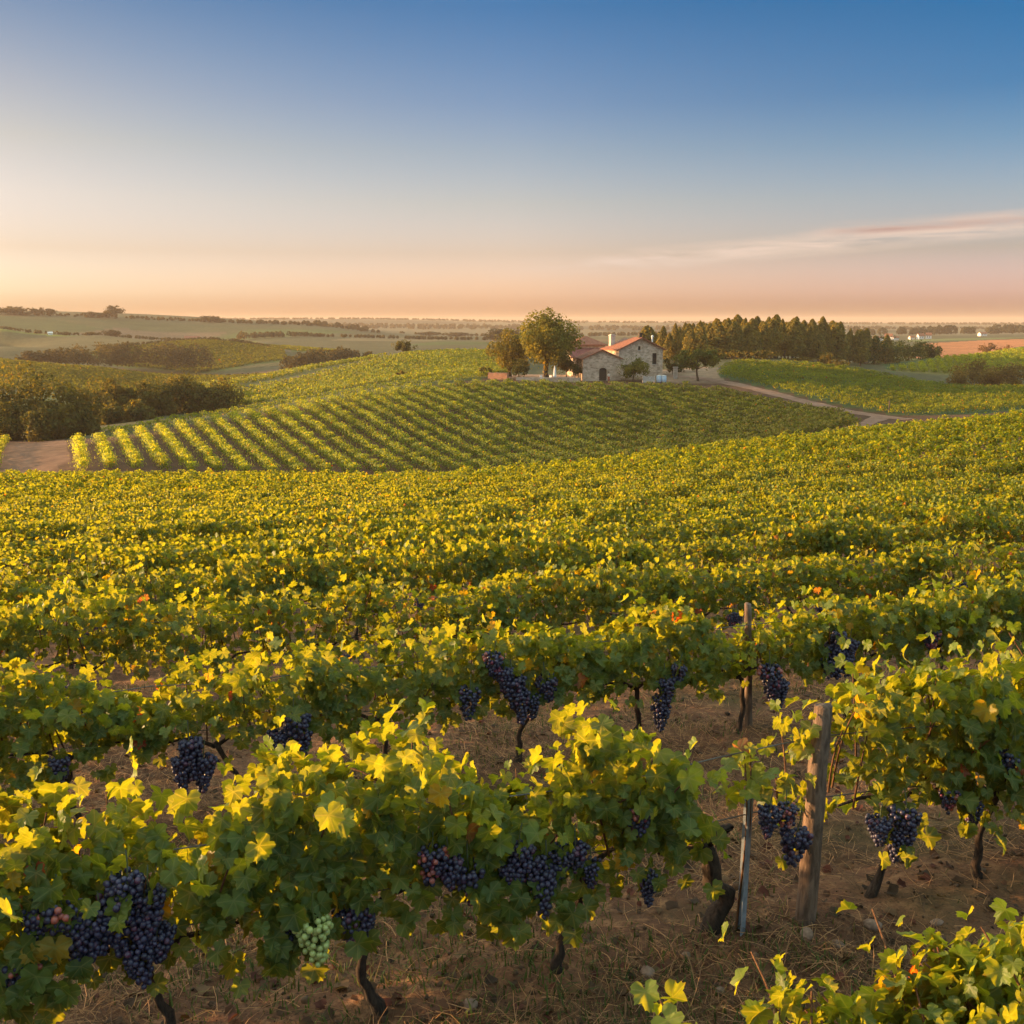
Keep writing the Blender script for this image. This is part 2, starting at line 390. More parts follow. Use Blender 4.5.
ZONES = [
 ((.10,.055,.034), [(-200,92),(-200,150),(52,142),(100,136),(240,148),(400,168),(500,186),(700,190),(730,178),(900,142),(1300,125),(1300,84),(900,88),(500,92)]),
 ((.19,.105,.07), [(-120,118),(-60,152),(40,148),(62,140),(66,112),(30,106)]),
 ((.055,.075,.028), UPPER),
 ((.28,.18,.12), [(500,178),(492,186),(520,204),(700,200),(735,186),(720,172),(600,176)]),
 ((.085,.105,.04), [(-300,190),(-300,300),(60,300),(240,300),(180,230),(120,205)]),
 ((.13,.12,.045), SECOND),
 ((.05,.08,.03), RIGHT),
 ((.095,.125,.034), [(-400,330),(-400,420),(0,419),(100,419),(200,419),(330,419),(420,400),(420,330)]),
 ((.135,.090,.050), [(-400,421),(-400,520),(0,490),(200,470),(330,450),(420,440),(420,421)]),
 ((.09,.115,.03), [(120,492),(90,540),(190,590),(235,604),(282,566),(290,500),(200,480)]),
 ((.17,.12,.085), [(232,604),(240,607),(298,560),(296,545)]),
 ((.12,.13,.034), [(240,610),(300,600),(350,560),(300,548)]),
 ((.095,.085,.038), [(-400,525),(-400,680),(0,678),(100,688),(190,698),(230,640),(80,560),(0,525)]),
 ((.17,.19,.03), [(-400,678),(-400,700),(0,696),(100,704),(190,712),(260,722),(260,708),(190,699),(100,689),(0,679)]),
 ((.085,.085,.036), [(-400,705),(-400,900),(0,910),(200,930),(330,930),(280,725)]),
 ((.055,.075,.026), [(-100,750),(60,752),(110,830),(60,900),(-100,900)]), ((.15,.10,.06), [(70,755),(190,765),(230,860),(120,850)]),
 ((.075,.10,.03), [(200,770),(320,800),(360,930),(250,880)]), ((.16,.125,.065), [(330,720),(430,730),(470,860),(380,850)]),
 ((.07,.095,.03), [(400,640),(520,650),(540,720),(440,730)]), ((.15,.10,.055), [(480,740),(620,760),(620,900),(500,880)]), ((.08,.10,.03), [(640,700),(800,720),(800,900),(660,880)]),
 ((.075,.11,.042), [(880,290),(870,420),(905,425),(960,350),(1000,330),(890,262)]),
 ((.17,.15,.045), GOLD),
 ((.45,.17,.07), [(905,430),(890,520),(920,640),(985,715),(1300,720),(1300,400),(1010,400)]),
 ((.15,.16,.06), [(905,690),(900,830),(990,850),(1040,800),(985,725)]),
]
def build_ground():
    th = np.concatenate([np.linspace(-180, -62, 30)[:-1], np.linspace(-62, -33, 60)[:-1], np.linspace(-33, 33, 620), np.linspace(33, 62, 60)[1:], np.linspace(62, 180, 30)[1:-1]]) * math.pi / 180
    r = np.concatenate([np.geomspace(.4, 1.5, 12)[:-1], np.geomspace(1.5, 14, 170)[:-1], np.geomspace(14, 7000, 330)])
    R, T = np.meshgrid(r, th, indexing='ij'); X = R * np.sin(T); Y = R * np.cos(T); Z = terrain(X, Y)
    nr, nth = R.shape
    V = np.stack([X, Y, Z], -1).reshape(-1, 3)
    i, j = np.meshgrid(np.arange(nr - 1), np.arange(nth), indexing='ij'); j2 = (j + 1) % nth
    Fq = np.stack([i*nth+j2, i*nth+j, (i+1)*nth+j, (i+1)*nth+j2], -1).reshape(-1, 4)
    V = np.r_[V, [[0, 0, float(terrain(np.zeros(1), np.zeros(1))[0])]]]; c = len(V) - 1
    ft = np.stack([np.full(nth, c), np.arange(nth), (np.arange(nth) + 1) % nth], -1)[:, ::-1]
    x, y = V[:, 0], V[:, 1]
    col = np.tile(np.array([.115, .056, .033]), (len(V), 1))
    far = (y > 110); col[far] = (.085, .08, .038)
    vf = (y > 1100); ce = (vnoise(x / 260, y / 420) > .5); col[vf] = np.where(ce[vf][:, None], (.05, .058, .036), (.13, .115, .065))
    for c_, poly in ZONES:
        m = inpoly(x, y, plan(poly)); col[m] = c_
    me = mesh_np('ground', V, [Fq, ft], col)
    m, nt, N, L = mat('ground')
    P = position(nt); t = attr(nt)
    big = noise(nt, .9, 4, .6, P); fine = noise(nt, 11, 6, .7, P); mid = noise(nt, .035, 4, .6, P); spk = noise(nt, 55, 3, .6, P)
    near_c = mix(nt, ramp(nt, big, [(.42, (0,0,0)), (.62, (1,1,1))]), t, (.165,.08,.044))
    straw = mix(nt, ramp(nt, fine, [(.48, (0,0,0)), (.66, (1,1,1))]), near_c, (.26,.135,.07))
    dark = mix(nt, ramp(nt, spk, [(.28, (1,1,1)), (.45, (0,0,0))]), straw, (.045,.03,.02))
    green = mix(nt, ramp(nt, noise(nt, .6, 5, .65, P), [(.5, (0,0,0)), (.66, (.55,.55,.55))]), dark, (.05,.06,.02))
    ln = N('ShaderNodeVectorMath'); ln.operation = 'LENGTH'; L(P, ln.inputs[0])
    fade = N('ShaderNodeMapRange'); fade.inputs[1].default_value = 35; fade.inputs[2].default_value = 95; L(ln.outputs['Value'], fade.inputs[0])
    farc = mix(nt, 1.0, t, ramp(nt, mid, [(.3, (.75,.78,.75)), (.7, (1.2,1.15,1.15))]), 'MULTIPLY')
    farc = mix(nt, 1.0, farc, ramp(nt, noise(nt, .45, 3, .7, P), [(.3, (.7,.7,.7)), (.7, (1.25,1.25,1.2))]), 'MULTIPLY')
    c = mix(nt, fade.outputs[0], green, farc)
    principled(nt, c, .95, bump(nt, math_node(nt, 'ADD', fine, math_node(nt, 'MULTIPLY', spk, .4)), .8, .03), .1)
    tag(new_obj('ground', me, m), kind='structure')
build_ground()

def strip(name, pts, w, mat_, dz=.05, kind='structure'):
    P = [Vector((tx(u, y), y)) for u, y in pts]; Q = []
    for a, b in zip(P[:-1], P[1:]):
        n = max(2, int((b - a).length / 1.5))
        Q += [a.lerp(b, k / n) for k in range(n)]
    Q.append(P[-1]); V = []; Fs = []
    K = 7
    for i, q in enumerate(Q):
        d = (Q[min(i + 1, len(Q) - 1)] - Q[max(i - 1, 0)]).normalized(); s = Vector((d.y, -d.x))
        ww = w * (1 + .12 * math.sin(i * .9) + .08 * math.sin(i * 2.3))
        for k in range(K):
            p = q + s * ww * (k / (K - 1) - .5); V.append((p.x, p.y))
    V = np.array(V); z = terrain(V[:, 0], V[:, 1]) + dz
    for i in range(len(Q) - 1):
        for k in range(K - 1): Fs.append((i*K+k, (i+1)*K+k, (i+1)*K+k+1, i*K+k+1))
    me = mesh_np(name, np.c_[V, z], np.array(Fs)[:, ::-1])
    return tag(new_obj(name, me, mat_), kind=kind)
def m_dirt(name, a, b):
    m, nt, N, L = mat(name); P = position(nt)
    n = noise(nt, .8, 5, .7, P); principled(nt, ramp(nt, n, [(.3, a), (.7, b)]), .95, bump(nt, n, .5, .05), .1); return m
M['dirt'] = m_dirt('dirt_track', (.16,.09,.06), (.28,.17,.12))
M['dirt2'] = m_dirt('dark_path', (.09,.06,.04), (.15,.10,.07))
strip('dirt_track', [(668,182),(692,180),(706,176),(740,167),(800,151.5),(850,141),(888,135),(910,131)], 2.5, M['dirt'])
strip('field_path', [(885,136),(850,120),(750,110),(650,104),(560,101)], 2.4, M['dirt'])
strip('dark_path', [(250,226),(300,238),(340,253),(380,272),(402,289)], 4.0, M['dirt2'])

# ------------------------------------------------------------------ haze
def build_haze(density):
    me = bpy.data.meshes.new('haze'); b = MB().box(-7600, 7600, -7600, 7600, -23.5, HAZE_TOP)
    m, nt, N, L = mat('haze'); o = N('ShaderNodeOutputMaterial'); pv = N('ShaderNodeVolumePrincipled')
    pv.inputs['Density'].default_value = density; pv.inputs['Color'].default_value = (.85, .68, .54, 1); pv.inputs['Anisotropy'].default_value = .05
    L(pv.outputs[0], o.inputs['Volume'])
    tag(b.build('haze', m), kind='stuff')
HAZE_TOP = 34
HAZE = 0.00017
if HAZE: build_haze(HAZE)

# ------------------------------------------------------------------ vine foliage
def leaf_outline():
    half = [(0,1.0),(8,.87),(15,.93),(22,.78),(30,.66),(37,.77),(44,.82),(51,.97),(58,.84),(66,.85),(76,.66),(86,.70),(96,.84),(107,.80),(118,.86),(130,.76),(142,.76),(154,.66),(166,.52),(175,.14)]
    pts = [(math.radians(a), r) for a, r in half] + [(-math.radians(a), r) for a, r in half[::-1][:-1]]
    return np.array([(r * math.sin(a), r * math.cos(a)) for a, r in pts])
def leaf_template(seed, detail=True):
    rng = np.random.default_rng(seed)
    if detail:
        o = leaf_outline()
        o = o * (1 + rng.normal(0, .04, (len(o), 1)))
        o[:, 0] *= rng.uniform(.92, 1.15)
    else:
        a = np.radians([0, 30, 56, 86, 118, 158, -158, -118, -86, -56, -30]); r = np.array([1, .74, .94, .74, .85, .62, .62, .85, .74, .94, .74])
        o = np.stack([r * np.sin(a), r * np.cos(a)], 1)
    inner = o * .52
    ph = rng.uniform(0, 6, 3); fold = rng.uniform(.12, .58); cup = rng.uniform(-.25, .45)
    def zz(p):
        r2 = (p ** 2).sum(1); ang = np.arctan2(p[:, 0], p[:, 1])
        return fold * np.abs(p[:, 0]) - cup * r2 * .6 + .13 * r2 * np.sin(3 * ang + ph[0]) + .08 * r2 * np.sin(7 * ang + ph[1]) - .22 * np.clip(p[:, 1], 0, 2) ** 2 * rng.uniform(.4, 1.4)
    n = len(o)
    if detail:
        V = np.r_[[[0, 0]], inner, o]
        V3 = np.c_[V, zz(V)]
        F1 = [(0, 1 + (i + 1) % n, 1 + i) for i in range(n)]
        F2 = []
        for i in range(n):
            a, b, c, d = 1 + i, 1 + (i + 1) % n, 1 + n + (i + 1) % n, 1 + n + i
            F2 += [(a, b, c), (a, c, d)]
        Fs = np.array(F1 + F2)
    else:
        V = np.r_[[[0, 0]], o]; V3 = np.c_[V, zz(V)]
        Fs = np.array([(0, 1 + (i + 1) % n, 1 + i) for i in range(n)])
    return V3 * .5, Fs         # unit = leaf about one wide
LEAF_HI = [leaf_template(s) for s in range(8)]
LEAF_MID = [leaf_template(50 + s, False) for s in range(6)]
_q = np.array([(0,-.45,0),(.42,-.1,.10),(.25,.42,-.02),(0,.5,-.12),(-.25,.42,-.02),(-.42,-.1,.10)])
LEAF_LO = [(_q, np.array([(0,1,2),(0,2,3),(0,3,4),(0,4,5)]))]

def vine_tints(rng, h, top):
    """h = relative height 0..1: young shoots at the top are limey, pushed further to paint in sunlit tops over shaded sides; a few leaves turn yellow or red"""
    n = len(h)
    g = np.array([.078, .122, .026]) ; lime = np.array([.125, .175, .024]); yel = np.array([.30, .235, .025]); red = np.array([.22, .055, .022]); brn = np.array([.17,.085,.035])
    a = np.clip(h * 1.35 - .55 + rng.normal(0, .18, n), 0, 1)[:, None]  # height ramp also puts sunlit tops and shaded sides into the leaf colour
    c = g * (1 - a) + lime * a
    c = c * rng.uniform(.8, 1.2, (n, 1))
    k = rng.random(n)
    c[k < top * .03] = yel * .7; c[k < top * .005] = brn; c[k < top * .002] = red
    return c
def vine_leaves(seed, L=1.1, n_shoot=15, n_fill=220, size=.125, H=1.14, templates=None, thick=.22, bottom=.34, autumn=1.0, dens=1.0, shift=0.0, clear=None, prof=None):
    rng = np.random.default_rng(seed); tmpl = templates or LEAF_HI
    pos, nrm, tip, hh, canes = [], [], [], [], []
    for i in range(n_shoot):
        x0 = (i + rng.uniform(.1, .9)) / n_shoot * L - L / 2; y0 = rng.normal(0, .05); z0 = rng.uniform(.46, .56)
        ln = (H - z0) * rng.uniform(.72, 1.05) * (1 if prof else (.66 + .68 * float(vnoise(np.array([x0 * 3.0 + seed * 3.3]), np.array([seed * .71]))[0])) * (1.06 - .30 * abs(2 * x0 / L) ** 3)) + (.12 if rng.random() < .14 else 0)
        dx, dy = rng.normal(0, .20), rng.normal(0, .26)
        sgn = np.sign(dy) or 1; fl = rng.uniform(0, .18) if rng.random() < .7 else rng.uniform(.15, .34)
        s = np.arange(.04, ln, .047)
        q = s / ln
        P = np.stack([x0 + dx * s, y0 + dy * s * .8 + sgn * fl * q ** 2.2 * .8, z0 + s - fl * .75 * q ** 2.2], 1)
        canes.append(P[:max(4, int(len(P) * (1.0 if n_shoot > 20 else .88)))][::2])
        k = len(s); an = rng.uniform(0, 6.28) + np.arange(k) * math.pi + rng.normal(0, .5, k)
        hd = np.stack([np.cos(an), np.sin(an), np.full(k, .25)], 1)
        pos.append(P + hd * rng.uniform(.04, .10, (k, 1)))
        out = hd.copy(); out[:, 2] = 0
        nrm.append(out * .7 + np.array([0, 0, .55]) + rng.normal(0, .45, (k, 3)) + np.array([0, 1, 0]) * np.sign(P[:, 1:2]) * .3)
        tip.append(np.array([0, 0, -.8]) + out * .8 + rng.normal(0, .35, (k, 3)))
        hh.append((P[:, 2] - bottom) / (H - bottom))
    nf = int(n_fill * dens)
    x = rng.uniform(-L / 2 - .04, L / 2 + .04, nf); z = bottom + (H * .93 - bottom) * rng.beta(1.5, 1.2, nf)
    lump = vnoise(x * 3 + seed * 7.1, z * 3.2 + seed)
    keep = rng.random(nf) < np.clip(lump * 2.2 - .15, .25, 1)
    x, z, lump = x[keep], z[keep], lump[keep]; nf = len(x)
    sg = np.where(rng.random(nf) < .6, -1, 1)
    y = sg * (thick * (.35 + 1.0 * lump) * np.clip(1.2 - (z - bottom) / (H - bottom) * .6, .4, 1.2) + rng.normal(0, .03, nf))
    pos.append(np.stack([x, y, z], 1))
    nrm.append(np.stack([rng.normal(0, .4, nf), sg * 1.0 + rng.normal(0, .35, nf), .45 + rng.normal(0, .35, nf)], 1))
    tip.append(np.stack([rng.normal(0, .45, nf), sg * .35, -1 + rng.normal(0, .25, nf)], 1))
    hh.append((z - bottom) / (H - bottom) * .8)
    pos, nrm, tip, hh = map(np.concatenate, (pos, nrm, tip, hh))
    pos[:, 0] += shift; canes = [c + np.array([shift, 0, 0]) for c in canes]
    if prof:                                      # uneven vigour along the row: the canopy is lower or higher from shoot to shoot
        for c in [pos] + canes:
            up = c[:, 2] > .44; c[up, 2] = .44 + (c[up, 2] - .44) * np.clip((prof(c[up, 0]) - .44) / (H - .44), .12, 1.6)
    if clear:                                     # the gap in the front row and the post that stands clear of the leaves
        (g0, g1), ps = clear; x = pos[:, 0]
        k = ~((x > g0 + rng.normal(0, .04, len(x))) & (x < g1 + rng.normal(0, .04, len(x)))) & ~((np.abs(x - ps) < .11) & (pos[:, 1] < .08))
        pos, nrm, tip, hh = pos[k], nrm[k], tip[k], hh[k]
        canes = [c for c in canes if not (g0 - .05 < c[:, 0].mean() < g1 + .05)]
    n = len(pos)
    sc = size * rng.uniform(.62, 1.2, n) * np.where(hh > .9, .72, 1.0)
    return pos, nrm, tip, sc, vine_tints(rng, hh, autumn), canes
def leaves_mesh(name, pos, nrm, tip, sc, tint, tmpl, rng):
    which = rng.integers(0, len(tmpl), len(pos)); V, Fs, T, LC = [], [], [], []; base = 0
    for k, (tv, tf) in enumerate(tmpl):
        m = which == k
        if not m.any(): continue
        v, f, t = scatter(tv, tf, pos[m], nrm[m], tip[m], sc[m], tint[m], base); base += len(v)
        V.append(v); Fs.append(f); T.append(t); LC.append(np.tile(tv, (int(m.sum()), 1)))
    return mesh_np(name, np.concatenate(V), np.concatenate(Fs), np.concatenate(T), leafco=np.concatenate(LC) if len(tmpl) > 1 else None)
def canes_mesh(canes, k=5):
    b = MB()
    for P in canes:
        if len(P) < 3: continue
        b.tube([tuple(p) for p in P], list(np.linspace(.006, .003, len(P))), k, False)
    return b
def trunk_mb(rng, H=.52, lean=0.0, r=.03, arms=.36):
    b = MB(); n = 13; pts = []; rad = []; ph0, ph1 = rng.uniform(0, 6), rng.uniform(0, 6)
    for i in range(n):
        q = i / (n - 1)
        pts.append((lean * q + .03 * math.sin(q * 5 + ph0) * (q > 0) + .012 * math.sin(q * 13 + ph1) + rng.normal(0, .006), .02 * math.sin(q * 4 + 1), -.06 + (H + .06) * q))
        rad.append(r * (1.75 - 1.6 * q if q < .3 else 1.27 - .25 * q) * rng.uniform(.85, 1.15))
    b.tube(pts, rad, 9)
    top = Vector(pts[-1])
    for s in (-1, 1):
        p = [top - Vector((0, 0, .03)), top + Vector((s * .10, 0, .03)), top + Vector((s * arms * .55, rng.normal(0, .015), .04 + rng.normal(0, .015))), top + Vector((s * arms, rng.normal(0, .02), .03 + rng.normal(0, .02)))]
        b.tube(p, [r * .85, r * .7, r * .55, r * .35], 7)
    return b
_t = (1 + 5 ** .5) / 2
def ico(sub):
    import bmesh
    bm = bmesh.new(); bmesh.ops.create_icosphere(bm, subdivisions=sub, radius=1)
    V = np.array([v.co[:] for v in bm.verts]); Fs = np.array([[v.index for v in f.verts] for f in bm.faces]); bm.free(); return V, Fs
ICO2, ICO1 = ico(2), ico(1)
def bunch_mesh(seed, length=.20, width=.058, r=.0105, n=85, kind='dark', lo=False):
    rng = np.random.default_rng(seed); P = []
    tries = 0; wing = rng.uniform(-1, 1)
    while len(P) < n and tries < 6000:
        tries += 1
        q = rng.beta(1.1, 1.5); w = width * (1 - q) ** .62 * (1.0 if q > .05 else .7) + .006
        an = rng.uniform(0, 6.28); rr = w * math.sqrt(rng.uniform(.25, 1))
        p = np.array([rr * math.cos(an) + wing * .02 * (1 - q) ** 2, rr * math.sin(an), -.015 - length * q])
        if all(((p - o) ** 2).sum() > (1.62 * r) ** 2 for o in P): P.append(p)
    P = np.array(P); n = len(P); tv, tf = (ICO1 if lo else ICO2)
    sc = r * rng.uniform(.86, 1.14, n)
    if kind == 'green': tint = np.array([.33, .38, .12]) * rng.uniform(.8, 1.15, (n, 1))
    else:
        tint = np.array([.020, .015, .037]) * rng.uniform(.6, 1.7, (n, 1)); k = rng.random(n)
        tint[k < .10] = np.array([.07, .018, .04])
        if kind == 'mixed': tint[(k < .4)] = np.array([.20, .025, .04]); tint[k < .12] = np.array([.36, .09, .05])
    V = (tv[None] * sc[:, None, None] * np.array([1, 1, 1.06]) + P[:, None]).reshape(-1, 3)
    Fs = (tf[None] + (np.arange(n) * len(tv))[:, None, None]).reshape(-1, 3)
    b = MB().tube([(0, 0, .07), (.004, 0, .02), (0, .003, -length * .5)], [.003, .003, .002], 5)
    V2 = np.array([tuple(p) for p in b.v]); quads = np.array([f for f in b.f if len(f) == 4]) + len(V)
    return mesh_np('grape_bunch', np.r_[V, V2], [Fs, quads], np.r_[np.repeat(tint, len(tv), 0), np.tile([.10, .12, .03], (len(V2), 1))])
def m_grape():
    m, nt, N, L = mat('grape'); t = attr(nt)
    n = noise(nt, 60, 4, .6, coords(nt))
    bl = mix(nt, ramp(nt, n, [(.42, (0,0,0)), (.62, (.42,.42,.42))]), t, (.085,.092,.155))
    b, o = principled(nt, bl, ramp(nt, n, [(.3, (.28,.28,.28)), (.7, (.6,.6,.6))]), None, .5)
    b.inputs['Subsurface Weight'].default_value = 0
    return m
M['grape'] = m_grape()
m_, nt_, N_, L_ = mat('green_grape'); principled(nt_, attr(nt_), .35, None, .5); M['green_grape'] = m_

# ------------------------------------------------------------------ the near vineyard
def rowpt(k, l, off=0.0):
    n = ROW0 + ROWS * k + off + (.8 if k == -1 else 0)
    return n * NX + l * RX, n * NY + l * RY
def row_l(k, u, v):
    t, _ = ray(u, v); n = ROW0 + ROWS * k + (.8 if k == -1 else 0)
    return n * (t * NY - NX) / (RX - t * RY)
def row_hit(k, u, v, off=0.0):
    t, s = ray(u, v); n = ROW0 + ROWS * k + off
    l = n * (t * NY - NX) / (RX - t * RY); x, y = n * NX + l * RX, n * NY + l * RY
    return l, Vector((x, y, CAM_H + s * y))
def edge_y(u): return float(np.interp(u, [-300, 0, 256, 512, 700, 870, 1024, 1300], [86, 82, 77, 72, 70, 68, 68, 68])) + 3
ORD = 'first second third fourth fifth sixth seventh eighth ninth tenth eleventh twelfth thirteenth fourteenth fifteenth sixteenth seventeenth eighteenth nineteenth'.split()
def ordinal(i):
    if i < 19: return ORD[i]
    tens = {2: 'twent', 3: 'thirt', 4: 'fort', 5: 'fift', 6: 'sixt', 7: 'sevent'}; a, b = divmod(i + 1, 10)
    return tens[a] + 'ieth' if b == 0 else tens[a] + 'y-' + ORD[b - 1]

rngv = np.random.default_rng(11)
vines = []                                        # (k, l, x, y, u, dist, visible)
def add_vine(k, l):
    x, y = rowpt(k, l); z = CAM_H - gz(x, y)
    if y < .6: return
    d = y * CP + (z - .6) * SP; u = 512 + F * x / d; v = 512 + F * ((z - .6) * CP - y * SP) / d
    if y > edge_y(u): return
    if d < .3: return
    vis = -F * .62 / d < u < 1024 + F * .62 / d and v - F * .55 / d < 1024
    vines.append((k, l, x, y, u, math.hypot(x, y), vis))
ROWA = {}
la = [row_l(0, u, v) for u, v in ((383, 1018), (563, 993), (720, 955), (880, 905), (980, 880))]
SPA = (la[1] - la[0])
for i, l in enumerate(la): add_vine(0, l)
for i in range(1, 9): add_vine(0, la[0] - SPA * i)
for i in range(1, 3): add_vine(0, la[-1] + SPA * i * .9)
lc = row_l(1, 745, 745); lc2 = row_l(1, 517, 770); SPC = (lc - lc2) / 2
for i in range(-16, 9): add_vine(1, lc + SPC * i + (rngv.normal(0, .05) if i not in (0, -2) else 0))
lz = row_l(-1, 760, 1010)
for i in range(0, 6): add_vine(-1, lz + .50 + .50 * i)
for k in range(2, 36):
    n = ROW0 + ROWS * k; ph = rngv.uniform(0, 1)
    for i in range(int(-(n * 1.2 + 16)), int(n * 2.2 + 10)):
        l = (i + ph) * 1.02 + rngv.normal(0, .06)
        add_vine(k, l)
vis = sorted([v for v in vines if v[6]], key=lambda v: v[5])
indiv = vis[:300]; ids = set(id(v) for v in indiv); rest = [v for v in vines if id(v) not in ids]
print('vines', len(vis), 'rest', len(rest), 'SPA', SPA, 'SPC', SPC, 'row A l', la, 'last dist', indiv[-1][5], 'rows', max(v[0] for v in indiv))

def tmpl_fan(seed):
    V, Fs = leaf_template(seed); n = (len(V) - 1) // 2
    return np.r_[V[:1], V[1 + n:]], np.array([(0, 1 + (i + 1) % n, 1 + i) for i in range(n)])
LEAF_FAN = [tmpl_fan(30 + s) for s in range(7)]
def vine_parts(seed, level, L=1.1, **kw):
    rng = np.random.default_rng(seed + 900)
    tm = {2: LEAF_HI, 1: LEAF_FAN, 0: LEAF_MID}[level]
    pos, nrm, tip, sc, tint, canes = vine_leaves(seed, L, **kw)
    fo = leaves_mesh('foliage', pos, nrm, tip, sc, tint, tm, rng)
    ca = canes_mesh(canes, 5 if level == 2 else 3); me = bpy.data.meshes.new('cane'); me.from_pydata(ca.v, [], ca.f)
    tb = trunk_mb(rng, .50, rng.normal(0, .07), .016 if level else .021); tm_ = bpy.data.meshes.new('trunk'); tm_.from_pydata(tb.v, [], tb.f)
    for m_ in (me, tm_):
        for p in m_.polygons: p.use_smooth = True
    fo.materials.append(M['leaf']); me.materials.append(M['cane']); tm_.materials.append(M['vine_bark'])
    return fo, ca and me, tm_
BUNCH = [bunch_mesh(s, length=.13 + .02 * (s % 4), width=.046 + .007 * (s % 3), n=72 + 9 * (s % 4), kind='mixed' if s == 5 else 'dark') for s in range(6)]
BUNCH_LO = [bunch_mesh(20 + s, length=.15, width=.055, r=.0125, n=48, lo=True) for s in range(3)]
GREEN = bunch_mesh(40, length=.15, width=.055, n=85, kind='green')
for b_ in BUNCH + BUNCH_LO: b_.materials.append(M['grape'])
GREEN.materials.append(M['green_grape'])
def place_bunch(root, me, loc, rz, s=1.0):
    o = bpy.data.objects.new('grape_bunch', me); COL.objects.link(o); o.parent = root; o.location = loc
    o.rotation_euler = (random.uniform(-.12, .12), random.uniform(-.12, .12), rz); o.scale = (s, s, s); return o
random.seed(3)
SHARED = {}
def shared(level, i):
    # a small stock of vines, each used many times in the rows farther back
    if (level, i) not in SHARED:
        if level == 1: SHARED[level, i] = vine_parts(300 + i, 1, 1.06, n_shoot=19, n_fill=430, thick=.155, bottom=.34, size=.098)
        else: SHARED[level, i] = vine_parts(400 + i, 0, 1.06, n_shoot=19, n_fill=380, thick=.15, bottom=.32, size=.097, autumn=.5)
    return SHARED[level, i]
ROWNAME = {-1: 'nearest row, cut by the bottom right corner', 0: 'front row that holds the thick wooden post', 1: 'second full row from the front'}
for k in range(2, 36): ROWNAME[k] = ordinal(k) + ' full row from the front'
LOOK = ['bushy', 'leafy', 'full', 'dense', 'spreading']
LABEL0 = {2: 'grapevine with a thick dark leaning trunk beside the grey metal stake',
          0: 'grapevine whose short trunk stands right of the green grape bunch, front row',
          1: 'grapevine with a thin bare trunk left of the leaning thick-trunked vine',
          3: 'grapevine with a bare trunk just right of the wooden post',
          4: 'grapevine with a bent trunk, second right of the wooden post'}
_b = trunk_mb(np.random.default_rng(4), .50, -.02, .021, .06); trunk_thick = bpy.data.meshes.new('trunk'); trunk_thick.from_pydata(_b.v, [], _b.f); trunk_thick.materials.append(M['vine_bark'])
for p_ in trunk_thick.polygons: p_.use_smooth = True
TOPS = {0: [(-60,815),(0,800),(60,797),(85,800),(100,776),(140,770),(185,773),(200,805),(222,785),(250,775),(270,743),(320,752),(350,762),(388,713),(430,731),(470,756),(512,771),(550,774),(558,735),(588,706),(617,736),(647,728),(677,745),(690,782),(770,762),(800,694),(832,680),(870,676),(905,668),(960,660),(1024,652),(1100,640)],
        1: [(-120,690),(0,668),(60,664),(120,680),(150,706),(162,672),(200,653),(260,645),(280,637),(340,650),(380,626),(430,620),(470,635),(500,628),(532,622),(572,637),(612,626),(647,608),(687,600),(712,626),(732,640),(772,610),(812,601),(832,586),(862,600),(882,583),(912,594),(960,582),(1024,568),(1120,556)],
        -1: [(560,1040),(660,1010),(705,985),(755,1006),(800,984),(830,963),(862,984),(905,972),(945,958),(1000,940),(1024,930),(1120,915)]}
PROF = {}
for k_, tp in TOPS.items():
    q_ = []
    for u_, v_ in tp:
        l_, P_ = row_hit(k_, u_, v_, .8 if k_ == -1 else 0); q_.append((l_, P_.z - gz(P_.x, P_.y)))
    hv_ = np.array([b for a, b in q_]); PROF[k_] = (np.array([a for a, b in q_]), hv_.mean() + (hv_ - hv_.mean()) * (1.3 if k_ == 0 else 1.1))
    print('profile', k_, PROF[k_][1].round(2))
def prof_for(k, l): return lambda x: np.interp(l + x, *PROF[k]) + (-.06 if k == -1 else .03)
roots = {}
byrow = {}
for v in indiv: byrow.setdefault(v[0], []).append(v)
